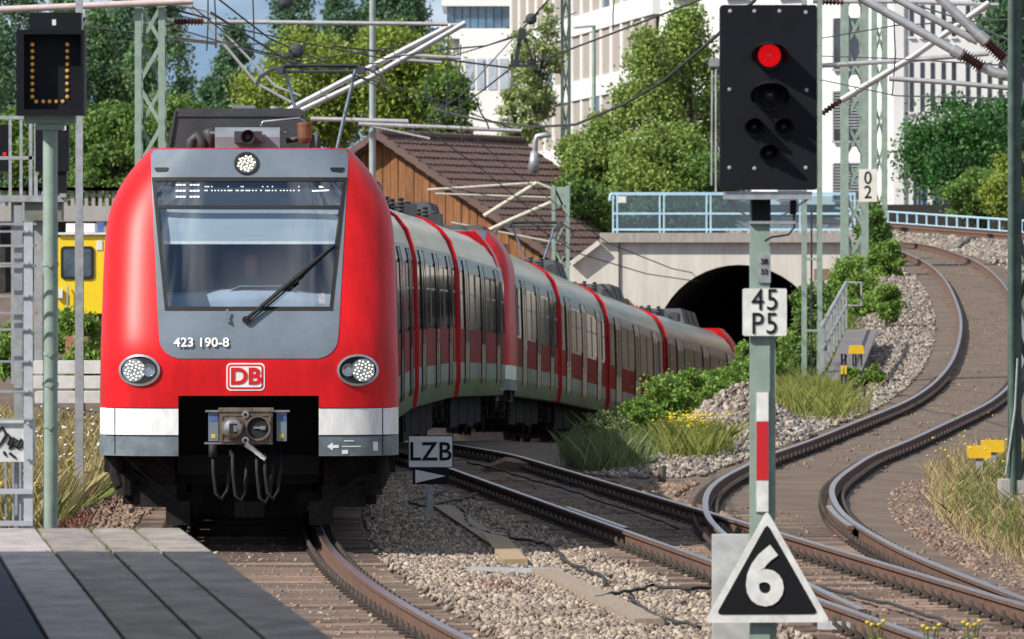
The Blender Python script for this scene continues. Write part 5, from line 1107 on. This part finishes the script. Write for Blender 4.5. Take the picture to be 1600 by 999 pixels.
tm = MB(); sl = (pv * Wd + Vector((0, 0, -rise))).normalized(); nn_ = r_.cross(sl).normalized(); nn_ = nn_ if nn_.z > 0 else -nn_; rl_ = math.hypot(Wd, rise) / rows
prof = [(.0, .02), (.06, .05), (.14, .055), (.22, .02), (.35, .012), (.41, .045), (.49, .055), (.57, .02), (.70, .015)]
ft = []; bk = []
for a, h in [(a * 1.075, h) for a, h in prof]: ft.append(r_ * a + sl * (rl_ * 1.06) + nn_ * (h + .06)); bk.append(r_ * a + nn_ * (h + .012))
tm.grid([bk, ft]); tm.grid([ft, [p - nn_ * .05 for p in ft]]); TILE = mesh_of(tm, 'tile', m_tile, fix=False)
for i in range(rows):
    for j in range(cols):
        p = gp(Wd * i / rows, j * cwid, A0.z - rise * i / rows); inst('tile', TILE, rf, Matrix.Translation(p + nn_ * random.uniform(0, .012)))
for i in range(rows):
    b = MB(); p0 = gp(-Wd * i / rows, 0, A0.z - rise * i / rows); p1 = gp(-Wd * (i + 1) / rows, 0, A0.z - rise * (i + 1) / rows); up = Vector((0, 0, .03)); b.poly([p0 + up, p1 + up * 3, p1 + up * 3 + r_ * Ln, p0 + up + r_ * Ln]); b.poly([p1 + up * 3, p1 + up * 3 + r_ * Ln, p1 + r_ * Ln, p1]); b.build('tile_row', m_tile, rf, fix=False)
for i in range(rows):                                     # verge tiles along the front edge
    for sg_ in (1, -1):
        a = gp(sg_ * Wd * i / rows, -.09, A0.z - rise * i / rows + .06); c = gp(sg_ * Wd * (i + 1.03) / rows, -.09, A0.z - rise * (i + 1.03) / rows + .09); MB().bar(a, c, .24, .2).build('verge_tile', m_tile, rf)
for j in range(34): a = gp(0, j * Ln / 34, A0.z + .09); c = gp(0, (j + 1.08) * Ln / 34, A0.z + .105); MB().tube([a, c], [.12, .14], 8).build('ridge_tile', m_tile, rf)
vp = P(836, 232, 236) - Vector(hs.location); b = MB(); b.tube([vp + Vector((0, 0, -.8)), vp + Vector((0, 0, .2)), vp + Vector((.06, 0, .38)), vp + Vector((.3, 0, .42)), vp + Vector((.5, 0, .42))], .09, 10); b.tube([vp + Vector((-.05, 0, -.75)), vp + Vector((-.02, 0, -.1))], [.2, .12], 10); b.build('vent_pipe', m_galv, hs, smooth='all')

# ------------------------------------------------------------------ office blocks
m_off = M('office_white', (.74, .73, .71), .8, var=.05, vs=.4)
m_blindt = M('tan_blind', (.40, .355, .31), .8, col2=(.32, .28, .245), vs=1.5, stretch=(1, 1, 8))
m_offglass = M('office_glass', (.045, .05, .06), .15, var=.3, vs=.8, coat=.5)
m_offfr = M('window_frame_grey', (.25, .26, .28), .6)
ob = thing('office_building', 'white office block with rows of tan window blinds behind the trees', 'building', (5.69, 300, 3.2))
c0, c1 = Vector((0, 0, 0)), Vector((-5.79, 54, 0)); du = (c1 - c0).normalized(); nv = Vector((-du.y, du.x, 0)); nv = nv if nv.y < 0 else -nv; flen = (c1 - c0).length; Zt = 19.0
b = MB(); back = Vector((10.5, -5.5, 0)); bk_ = Vector((12, 45, 0)); ring = [c0, c1, c1 + bk_, back + Vector((2, 45, 0)), back]
inn = [p + (-nv * .3) if i < 2 else p for i, p in enumerate(ring)]
b.prism([(p.x, p.y) for p in inn], lambda a, c, t: (a, c, t), 0, Zt); b.build('wall', m_off, ob)
lev = [(8.2 + 2.85 * k - 3.2 - 2.85 * 2, 10.1 + 2.85 * k - 3.2 - 2.85 * 2) for k in range(8)]; nb_ = 15
lev = [(a, c) for a, c in [(5.6 - 3.2 + 2.85 * k, 7.6 - 3.2 + 2.85 * k) for k in range(6)]]
zprev = 0
for k, (a, c) in enumerate(lev + [(Zt - .1, Zt)]):
    bb = MB(); p0, p1 = c0 + nv * .02 + du * .0, c1 + nv * .02; o_ = nv * -.33
    bb.prism([(p0.x, p0.y), (p1.x, p1.y), (p1.x + o_.x, p1.y + o_.y), (p0.x + o_.x, p0.y + o_.y)], lambda u, w, t: (u, w, t), zprev, a); bb.build('floor_band', m_off, ob); zprev = c
for k, (a, c) in enumerate(lev):
    for j in range(nb_):
        u0 = flen * j / nb_; u1 = flen * (j + 1) / nb_
        q0 = c0 + du * (u0 + .3) - nv * .09; q1 = c0 + du * (u1 - .3) - nv * .09
        bb = MB(); bb.prism([(q0.x, q0.y), (q1.x, q1.y), (q1.x - nv.x * .08, q1.y - nv.y * .08), (q0.x - nv.x * .08, q0.y - nv.y * .08)], lambda u, w, t: (u, w, t), a, c); bb.build('window', m_blindt if (k * 7 + j * 3) % 11 else m_offglass, ob)
        q0 = c0 + du * (u1 - .28) - nv * .02; q1 = c0 + du * (u1 + .28) - nv * .02; bb = MB(); bb.prism([(q0.x, q0.y), (q1.x, q1.y), (q1.x - nv.x * .3, q1.y - nv.y * .3), (q0.x - nv.x * .3, q0.y - nv.y * .3)], lambda u, w, t: (u, w, t), a, c); bb.build('mullion', m_off, ob)
# front of the same block, turned to the railway
fd = back.normalized(); fn_ = Vector((fd.y, -fd.x, 0)); fn_ = fn_ if fn_.y < 0 else -fn_
def facepix(x, y):                                        # where the view of pixel (x, y) meets the front face (local)
    k = (x - 800) / F; t = (300 * k - 5.69) / (fd.x - fd.y * k); X = 5.69 + fd.x * t; Y = 300 + fd.y * t; return Vector((X - 5.69, Y - 300, CH - (y - HY) * Y / F - 3.2))
for x0, x1 in ((1046, 1082), (1132, 1168), (1216, 1256), (1302, 1346)):
    for y0, y1 in ((-85, -5), (28, 108), (142, 220), (255, 312)):
        p, q = facepix(x0, y1), facepix(x1, y0); d = fn_ * .03; ex = fn_ * -.2
        w = MB(); w.poly([p + d, Vector((q.x, q.y, p.z)) + d, q + d, Vector((p.x, p.y, q.z)) + d]); wo_ = w.build('window', m_offglass, ob)
        pl = MB()
        for (u, v) in (((p.x, p.y), (q.x, q.y)),):
            for za, zb_ in ((p.z, q.z),):
                P0, P1 = Vector((p.x, p.y, 0)), Vector((q.x, q.y, 0)); f = fn_ * .06
                for f0, f1, h0, h1 in ((0, .05, za, zb_), (.95, 1, za, zb_), (.47, .52, za, zb_)): pl.bar(P0.lerp(P1, (f0 + f1) / 2) + f + Vector((0, 0, h0)), P0.lerp(P1, (f0 + f1) / 2) + f + Vector((0, 0, h1)), .06)
                pl.bar(P0 + f + Vector((0, 0, za - .05)), P1 + f + Vector((0, 0, za - .05)), .16, .08)
        pl.build('window_frame', m_offfr, wo_)
        if y0 > 100 or y0 < 0:
            bl = MB(); zz = p.z + (q.z - p.z) * .25; g = fn_ * .045
            while zz < q.z: bl.bar(Vector((p.x, p.y, zz)).lerp(Vector((q.x, q.y, zz)), .05) + g, Vector((p.x, p.y, zz)).lerp(Vector((q.x, q.y, zz)), .95) + g, .02, .05); zz += .12
            bl.build('blind', m_offfr, wo_)
MB().tube([facepix(1392, 340), facepix(1392, -60)], .07, 8).build('drain_pipe', m_offfr, ob)
# second white block with slit windows
o2 = thing('office_building', 'white office block with narrow slit windows and dark blue ground floor windows', 'building', (17, 291.5, 3.2)); q = lambda x, y: P(x, y, 291.5) - Vector(o2.location)
a, c = q(1396, 342), q(1760, -140); MB().box(a.x, c.x, 0, 14, -3, c.z).build('wall', m_off, o2)
for x in (1424, 1441, 1457, 1474, 1490, 1512, 1529, 1546, 1563, 1580, 1596):
    for y0, y1 in ((-78, -20), (8, 57), (98, 175), (196, 250)):
        a, c = q(x - 3.2, y1), q(x + 3.2, y0); w = MB(); w.box(a.x, c.x, -.02, .05, a.z, c.z); o_ = w.build('window', m_offglass, o2); MB().box(a.x - .04, c.x + .04, -.10, 0, a.z - .1, a.z - .02).build('sill', m_off, o_)
m_blueglass = M('blue_glass', (.05, .075, .17), .2, var=.3, vs=.8, coat=.5)
for x0, x1 in ((1427, 1447), (1460, 1480), (1492, 1514), (1526, 1548), (1560, 1580)):
    a, c = q(x0, 330), q(x1, 268); o_ = MB().box(a.x, c.x, -.03, .05, a.z, c.z).build('window', m_blueglass, o2)
    for t in (.33, .66): MB().box(lerp(a.x, c.x, t) - .03, lerp(a.x, c.x, t) + .03, -.06, -.031, a.z, c.z).build('mullion', m_offfr, o_)
a, c = q(1412, 342), q(1415, -120); MB().box(a.x, c.x, -.08, -.001, a.z, c.z).build('drain_pipe', m_offfr, o2)
# glass block in the middle distance
o3 = thing('glass_building', 'modern block with blue glass storeys above white walls behind the wires', 'building', (-2, 390, 3)); q = lambda x, y: P(x, y, 390) - Vector(o3.location)
def bx(x0, x1, y0, y1, d0, d1, mat, nm): a, c = q(x0, y1), q(x1, y0); return MB().box(a.x, c.x, d0, d1, a.z, c.z).build(nm, mat, o3)
bx(718, 900, 60, 320, 0, 12, m_off, 'wall'); bx(696, 720, 60, 100, 1.6, 11, m_off, 'return_wall'); bx(700, 900, -120, 60, 1.2, 12, M('glass_core', (.10, .14, .19), .4), 'core')
bx(640, 702, 42, 98, 2, 2.4, M('blue_sign', (.06, .20, .62), .5, var=.04), 'blue_panel'); bx(636, 722, 98, 330, 2.5, 10, M('pale_wall', (.62, .66, .72), .7), 'side_wall'); bx(634, 706, 36, 42, 1.9, 2.5, m_off, 'cornice')
m_sky = M('storey_glass', (.09, .16, .24), .08, var=.35, vs=.6, coat=1)
for k in range(9):
    for y0, y1 in ((10, 43), (-28, -2), (-70, -40)): bx(698 + k * 12.4, 709 + k * 12.4, y0, y1, 1.05, 1.19, m_sky, 'pane')
for y0, y1 in ((44, 60), (-1, 9), (-39, -29)): bx(690, 902, y0, y1, .6, 12.4, m_off, 'floor_slab')
for k in range(4): bx(727 + k * 18, 740 + k * 18, 92, 140, -.05, .05, M('pale_window', (.40, .46, .52), .2, coat=.5), 'window')
bx(640, 700, 130, 160, 2.3, 2.45, M('blue_sign', (.06, .20, .62)), 'blue_panel')
lpst = thing('lamp_post', 'thin grey green lamp post before the tan windows', 'lamp', (float(P(928, 0, 262).x), 262, 3.2)); q = lambda x, y: P(x, y, 262) - Vector(lpst.location)
MB().tube([(0, 0, 0), (0, 0, q(0, 40).z)], [.1, .06], 8).build('shaft', m_green, lpst); MB().bar(q(928, 41), q(896, 44), .16, .08).build('lamp_head', m_yard, lpst)
tm_ = mast('thin dark lattice mast in front of the tan windows', 876, 892, -30, 270, 3.1, m_dgreen, cell=1.4, leg=.12, thinbrace=.06)
# ------------------------------------------------------------------ trees and plants
def leafmat(name, c1, c2, isl=.35): return M(name, c1, .6, col2=c2, vs=.7, island=isl, trans=.28, spec=.3)
m_pop = leafmat('poplar_leaf', (0.159, 0.262, 0.104), (0.085, 0.165, 0.073)); m_con = leafmat('dark_leaf', (0.116, 0.213, 0.104), (0.067, 0.140, 0.076))  # far foliage: haze mixed into both leaf colours, paler and bluer
m_brt = leafmat('bright_leaf', (0.305, 0.378, 0.061), (0.159, 0.232, 0.043)); m_mid = leafmat('mid_leaf', (0.177, 0.287, 0.061), (0.091, 0.171, 0.043))
m_wil = leafmat('willow_leaf', (0.293, 0.390, 0.091), (0.159, 0.244, 0.055)); m_birch = leafmat('pale_leaf', (0.366, 0.427, 0.159), (0.207, 0.268, 0.098)); m_dk = leafmat('deep_leaf', (0.079, 0.207, 0.049), (0.037, 0.110, 0.030))
m_weed = leafmat('weed_leaf', (0.244, 0.378, 0.067), (0.134, 0.232, 0.046)); m_sage = leafmat('sage_leaf', (0.195, 0.244, 0.098), (0.122, 0.159, 0.063))
m_bark = M('bark', (.09, .07, .055), .9, var=.25, vs=4, bump=.4, bs=12)
def leaves(centers, radii, per, size, asp=.55):
    c = np.repeat(centers, per, 0); rr = np.repeat(radii, per, 0); n = len(c)
    d = rng.normal(size=(n, 3)); d /= np.linalg.norm(d, axis=1, keepdims=True); p = c + d * rr * (rng.random((n, 1)) ** .55) * (1.25 + .65 * (rng.random((n, 1)) < .14))
    a = rng.normal(size=(n, 3)) + d * .3; a /= np.linalg.norm(a, axis=1, keepdims=True); t = rng.normal(size=(n, 3)); t[:, 2] -= .4
    u = np.cross(a, t); u /= np.linalg.norm(u, axis=1, keepdims=True); v = np.cross(a, u); sz = (size * (.6 + .8 * rng.random((n, 1))))
    q = np.stack([p - v * sz * .5, p + u * sz * asp * .5 + a * sz * .08, p + v * sz * .5, p - u * sz * asp * .5 + a * sz * .08], 1)
    return q.reshape(-1, 3), np.arange(n * 4).reshape(n, 4)
def tree(name, label, x, ytop, ybot, wpx, D, mat, kind='broad', ncl=60, per=90, leaf=.28, zb=None, group='trees behind the railway', trunk=.13, cat='tree', dens=1.0):
    s_ = F / D; X = (x - 800) / s_; zt = CH - (ytop - HY) / s_; zlow = CH - (ybot - HY) / s_; zb = float(ground(X, D)) if zb is None else zb; hw = wpx / s_ / 2; h = zt - zlow
    t = thing(name, label, cat, (X, D, zb), group); k = np.arange(ncl); f = rng.random(ncl); an = rng.random(ncl) * 6.283
    if kind == 'poplar':
        prof = np.clip(np.minimum(f * 5, 1), 0, 1) * np.clip((1 - f) * 2.4, .08, 1) ** .7; rad = hw * prof * (.35 + .65 * rng.random(ncl) ** .5)
        C = np.stack([rad * np.cos(an), rad * np.sin(an), f * h + zlow - zb], -1); Rr = np.stack([np.full(ncl, hw * .33)] * 2 + [np.full(ncl, h * .065)], -1)
    else:
        th = np.arccos(1 - 2 * f); r0 = (.45 + .55 * rng.random(ncl) ** .6)
        C = np.stack([hw * .86 * r0 * np.sin(th) * np.cos(an), hw * .8 * r0 * np.sin(th) * np.sin(an), h * .5 + h * .44 * r0 * np.cos(th) + zlow - zb], -1); q = min(hw, h / 2) * (.20 + .16 * rng.random((ncl, 1))); Rr = np.repeat(q, 3, 1) * np.array([1.1, 1.1, .8])
    V, Fc = leaves(C, Rr, per, leaf); arrays('crown', V, Fc, mat, t)
    b = MB(); top = h * (.9 if kind == 'poplar' else .6) + zlow - zb; b.tube([(0, 0, -.3), (hw * .03, 0, top * .4), (0, .05, top * .75), (.02, 0, top)], [trunk, trunk * .8, trunk * .5, trunk * .15], 8)
    for i in rng.choice(ncl, min(14, ncl), replace=False):
        c = C[i]; st = min(top * .8, max(.2, c[2] - .35 * h * (1.0 if kind != 'poplar' else .5))); b.tube([(0, 0, st), (c[0] * .5, c[1] * .5, (st + c[2]) / 2 + .1), tuple(c)], [trunk * .4, trunk * .25, trunk * .1], 5)
    b.build('trunk', m_bark, t, smooth='all'); return t
TREES = [
 ('poplar just beyond the left edge of the picture', -70, -60, 400, 110, 320, m_pop, 'poplar', 50, 90, .36), ('round tree beyond the left edge behind the service platform', -150, 60, 420, 220, 300, m_mid, 'broad', 50, 100, .36), ('broad tree far beyond the left edge of the picture', -330, 40, 430, 260, 305, m_mid, 'broad', 50, 100, .36),
 ('tall dark poplar at the left edge of the picture', 18, -80, 330, 90, 330, m_con, 'poplar', 60, 130, .34), ('poplar top rising above the speed indicator', 100, -15, 320, 60, 345, m_pop, 'poplar', 50, 110, .34),
 ('shorter poplar right of the speed indicator', 152, 24, 330, 70, 325, m_pop, 'poplar', 60, 120, .32), ('slim tall poplar left of the green lattice mast', 196, -8, 320, 66, 335, m_con, 'poplar', 60, 120, .32), ('broad tall poplar behind the green lattice mast', 250, -50, 330, 96, 320, m_pop, 'poplar', 80, 130, .34),
 ('round green tree low behind the speed indicator post', 60, 150, 330, 130, 300, m_mid, 'broad', 50, 110, .3), ('round green tree low between the posts and the train', 175, 150, 345, 170, 285, m_mid, 'broad', 60, 130, .3), ('green tree just left of the roof box of the train', 285, 130, 340, 120, 290, m_mid, 'broad', 50, 120, .3),
 ('dark conifer with a pointed top above the roof box', 366, 42, 260, 70, 330, m_con, 'poplar', 60, 110, .32), ('dark spindly tree behind the pantograph', 330, 125, 260, 50, 340, m_con, 'poplar', 40, 90, .32), ('tall poplar above the pantograph', 458, -40, 230, 80, 340, m_con, 'poplar', 60, 120, .32), ('tall poplar right of the pantograph', 530, -50, 230, 70, 345, m_con, 'poplar', 60, 110, .32), ('tall dark tree above the diagonal tubes', 615, -60, 160, 120, 350, m_con, 'broad', 60, 120, .34),
 ('bright green maple straight behind the pantograph', 490, 45, 240, 190, 285, m_brt, 'broad', 80, 150, .28), ('bright green maple left of the grey pole', 415, 105, 240, 130, 280, m_brt, 'broad', 50, 130, .28), ('bright green maple right of the grey pole', 620, 30, 235, 190, 285, m_brt, 'broad', 90, 150, .28), ('green maple left of the white block', 700, 95, 240, 90, 283, m_mid, 'broad', 50, 120, .27),
 ('slender pale birch in front of the tan windows', 835, -25, 240, 86, 252, m_birch, 'broad', 55, 45, .24), ('small pale birch above the roof vent', 812, 120, 260, 70, 250, m_birch, 'broad', 36, 50, .22),
 ('tall light green willow left of the red light signal', 1078, 18, 380, 130, 246, m_wil, 'poplar', 90, 150, .24), ('light green willow second from the signal', 1010, 60, 390, 120, 244, m_wil, 'poplar', 80, 140, .24), ('leafy green bush tree above the bridge railing', 1040, 190, 400, 190, 240, m_wil, 'broad', 90, 140, .23), ('green bush tree at the end of the brown roof', 935, 165, 400, 140, 243, m_wil, 'broad', 80, 130, .23), ('low green bush tree behind the squat mast', 905, 255, 410, 100, 238, m_mid, 'broad', 50, 110, .22), ('green bush behind the bridge railing', 1100, 230, 380, 130, 239, m_mid, 'broad', 60, 120, .22),
 ('spreading dark green tree before the slit windows', 1505, 150, 330, 210, 268, m_dk, 'broad', 75, 150, .26), ('dark green tree at the right edge', 1600, 140, 340, 170, 272, m_dk, 'broad', 80, 150, .26), ('dark treetop in the upper right corner', 1590, -60, 110, 130, 280, m_con, 'broad', 60, 120, .28), ('yellow green bush below the dark spreading tree', 1540, 262, 350, 150, 262, m_mid, 'broad', 60, 110, .22), ('bush under the slit windows by the far railing', 1590, 235, 352, 110, 260, m_brt, 'broad', 50, 110, .22),
]
for lab, x, yt, yb, w, D_, m_, kd, nc, per, lf in TREES:
    if kd == 'poplar' and x < 240: w, nc, per = w * 1.3, int(nc * 1.5), int(per * .9)
    tree('tree', lab, x, yt, yb, w, D_, m_, kd, nc, int(per * 2.0), lf * .60)
BUSH = [
 ('bright leafy shrub at the near end of the row beside the train', 1000, 615, 700, 80, 119, m_weed, 44, 90, .085), ('bright tall shrub in the middle of the row beside the train', 1075, 572, 690, 90, 129, m_weed, 50, 100, .09), ('bright shrub of the row just before the signal mast', 1130, 562, 675, 80, 140, m_weed, 46, 100, .09), ('bright shrub right behind the gravel heap', 1195, 545, 655, 80, 150, m_weed, 46, 100, .10),
 ('leafy green shrub beside the second unit of the train', 1035, 585, 690, 110, 124, m_weed, 46, 90, .10), ('green shrub in front of the train tail', 1105, 585, 680, 100, 134, m_weed, 44, 90, .10), ('pale green shrub just left of the signal mast', 1158, 560, 660, 90, 143, m_weed, 44, 90, .10), ('tall green sapling beside the tunnel mouth', 1172, 525, 625, 50, 170, m_weed, 30, 70, .12), ('green shrub behind the signal mast', 1225, 500, 640, 80, 160, m_weed, 40, 90, .11),
 ('green creeper bush at the foot of the ladder-like mast', 1262, 520, 620, 60, 156, m_mid, 34, 80, .11), ('dark green bush behind the walkway railing', 1275, 430, 560, 80, 185, m_mid, 44, 100, .13), ('lush green bush on the bank above the walkway', 1335, 395, 520, 90, 196, m_weed, 60, 110, .13), ('bush growing over the bridge end below the 0 2 board', 1365, 300, 440, 56, 221, m_mid, 50, 100, .15), ('tangled green bush between the bridge end and the curve', 1385, 365, 470, 60, 208, m_weed, 50, 100, .14), ('green weeds on the inner shoulder of the curve', 1385, 440, 510, 50, 182, m_weed, 36, 80, .11), ('low weeds beside the walkway deck', 1360, 455, 520, 80, 190, m_weed, 40, 90, .12), ('low weeds around the yellow marker box', 1350, 570, 600, 90, 142, m_weed, 34, 80, .08), ('low weeds behind the striped posts', 1290, 590, 640, 60, 139, m_weed, 30, 80, .08),
 ('feathery grey green shrub in front of the train side', 945, 645, 735, 118, 110, m_sage, 60, 90, .07), ('weeds growing below the yellow rail vehicle', 115, 480, 565, 90, 150, m_weed, 50, 90, .12), ('weeds left of the stacked concrete beams', 25, 500, 600, 80, 140, m_weed, 40, 90, .12), ('green weeds just behind the stacked beams', 130, 530, 610, 70, 126, m_weed, 36, 80, .1),
]
for lab, x, yt, yb, w, D_, m_, nc, per, lf in BUSH: tree('shrub', lab, x, yt, yb, w, D_, m_, 'broad', nc, int(per * 1.6), lf * .75, group='shrubs along the tracks', trunk=.03, cat='shrub')
m_dry = M('dry_grass', (.46, .35, .18), .8, col2=(.28, .23, .09), vs=.8, island=.35, trans=.25); m_gr = M('green_grass', (.17, .22, .045), .8, col2=(.09, .13, .028), vs=.8, island=.35, trans=.25)
m_fw = M('white_flower', (.80, .79, .72), .7, var=.05); m_fy = M('yellow_flower', (.78, .60, .03), .7, var=.08); m_rw = M('reddish_weed', (.20, .075, .05), .8, island=.3)
def grass(name, label, pts, h, mat, w=.0045, lean=.3):
    n = len(pts); hh = h * (.45 + .75 * rng.random((n, 1))); a = rng.random((n, 1)) * 6.283; d = np.concatenate([np.cos(a), np.sin(a), 0 * a], 1); ln = rng.normal(size=(n, 2)) * lean * (.4 + 1.6 * rng.random((n, 1)) ** 2); up = np.concatenate([ln * hh, hh], 1)
    V = np.stack([pts - d * w, pts + d * w, pts + up * .55 + d * w * .7, pts + up * np.array([1.25, 1.25, 1])], 1); return tag(arrays(name, V.reshape(-1, 3), np.arange(n * 4).reshape(n, 4), mat), label, 'grass', kind='stuff')
def dots3(name, label, pts, r, mat):
    n = len(pts); T = (ICO_V[None] * r * (.6 + .8 * rng.random((n, 1, 1)))) * np.array([1, 1, .6]) + pts[:, None]; return tag(arrays(name, T.reshape(-1, 3), (ICO_F[None] + (np.arange(n) * 12)[:, None, None]).reshape(-1, 3), mat), label, 'flowers', kind='stuff')
def up(p, lo, hi): q = p.copy(); q[:, 2] += lo + (hi - lo) * rng.random(len(q)); return q
lo, hi = (lambda y: XA(y) - 7.5), (lambda y: XA(y) - 2.1)
grass('grass', 'tall dry grass on the bank left of the train', scatter(20000, 80, 124, lo, hi), .6, m_dry); grass('grass', 'green grass mixed into the bank left of the train', scatter(22000, 80, 124, lo, hi), .48, m_gr)
dots3('flowers', 'white wild flowers in the grass left of the train', up(scatter(420, 88, 120, lo, hi), .4, .75), .022, m_fw); dots3('flowers', 'yellow wild flowers in the grass left of the train', up(scatter(500, 80, 112, lambda y: XA(y) - 5, hi), .15, .55), .02, m_fy)
grass('weeds', 'reddish weeds on the ballast beside the left wheels of the train', scatter(500, 79, 86, lambda y: XA(y) - 2.7, lambda y: XA(y) - 1.8), .22, m_rw)
lo, hi = (lambda y: XC(y) + 1.95 - .4 * sstep(95, 108, y)), (lambda y: XC(y) + 6)
grass('grass', 'straw coloured dry grass around the foot of the dark green mast', scatter(17000, 66, 116, lo, hi), .24, m_dry); grass('grass', 'green tufts in the dry grass by the dark green mast', scatter(11000, 66, 112, lambda y: XC(y) + 2.2, hi), .26, m_gr)
dots3('flowers', 'yellow flowers by the yellow blocks', up(scatter(160, 96, 122, lo, hi), .35, .6), .02, m_fy); dots3('flowers', 'few yellow flowers in the dry grass at the right edge', up(scatter(70, 70, 90, lambda y: XC(y) + 3, hi), .25, .5), .016, m_fy)
def blob(cx, cy, D_, wx_, wy_, n): X0 = (cx - 800) * D_ / F; x = X0 + rng.normal(size=n) * wx_; y = D_ + rng.normal(size=n) * wy_; return np.stack([x, y, ground(x, y)], -1)
grass('grass', 'tuft of yellow green flowering grass beside the gravel heap', blob(1075, 700, 114, .24, 1.0, 6500), .46, M('tuft_green', (.27, .28, .06), .8, col2=(.15, .19, .04), island=.3, trans=.25), w=.0032, lean=.2); q = blob(1080, 700, 114.5, .22, .9, 420); dots3('flowers', 'yellow blossoms on the tuft beside the gravel heap', up(q, .3, .6), .018, m_fy)
grass('grass', 'fine grey green grass in front of the second unit', blob(945, 730, 109, .22, 1.2, 5200), .5, m_sage, w=.003, lean=.2)
grass('grass', 'green yellow grass below the ladder-like mast', blob(1245, 660, 136, .42, 3.5, 6500), .5, MATS['tuft_green']); grass('grass', 'green grass along the foot of the shrubs by the train', scatter(8000, 126, 190, lambda y: XA(y) + 3.6, lambda y: np.minimum(XCl(y) - 3.2, XA(y) + 8)), .5, m_gr)
grass('grass', 'green ground cover on the bank by the walkway', scatter(12000, 140, 215, lambda y: XCl(y) - 6.0, lambda y: XCl(y) - 2.6), .4, m_gr)
grass('weeds', 'reddish weeds in the pale ballast', blob(785, 918, 67, .16, .5, 260), .10, m_rw)
for x, y, D_, lab in ((1368, 972, 46, 'yellow flower plant at the lower edge left of the others'), (1455, 978, 46, 'yellow flower plant between its two neighbours at the lower edge'), (1518, 972, 46.5, 'yellow flower plant at the lower edge right of the others')):
    o = P(x, y, D_); t = thing('wild_flower', lab, 'flower', (o.x, D_, -.24), 'yellow flowers at the lower edge'); b = MB(); hh = o.z + .24; bl = MB()
    for k in range(6):
        a = k * 1.05; e = Vector((.05 * math.cos(a), .05 * math.sin(a), hh + .03 * math.sin(k * 2))); b.tube([(0, 0, 0), (e.x * .3, e.y * .3, hh * .6), e], .004, 5); bl.lathe([(.001, -.008), (.012, 0), (.015, .009), (.001, .016)], e + Vector((0, 0, -.05 * (k % 3))), (0, 0, 1), 8)
        for z in (.5, .7): bl2 = b.quad((e.x * z, e.y * z, hh * z), (e.x * z + .05 * math.cos(a), .05 * math.sin(a) + e.y * z, hh * z + .03), (e.x * z + .09 * math.cos(a), .09 * math.sin(a) + e.y * z, hh * z + .02), (e.x * z + .04 * math.cos(a + .5), .04 * math.sin(a + .5) + e.y * z, hh * z))
    b.build('stem', m_gr, t, fix=False); bl.build('blossom', m_fy, t)
# tufts in the platform joints
pts = []
for off, y0, y1, n in ((.312, 38, 48, 120), (.60, 40, 48, 110), (.94, 37, 48, 140), (.312, 47.6, 48.05, 90), (.94, 47.7, 48.0, 60), (.60, 47.6, 48.05, 120), (.60, 44, 45, 50)):
    y = y0 + (y1 - y0) * rng.random(n); pts.append(np.stack([pe(y) - off + rng.normal(size=n) * .012, y, np.full(n, .94)], -1))
grass('grass', 'tiny grass tufts in the joints of the platform paving', np.concatenate(pts), .035, m_gr, w=.003, lean=.5)
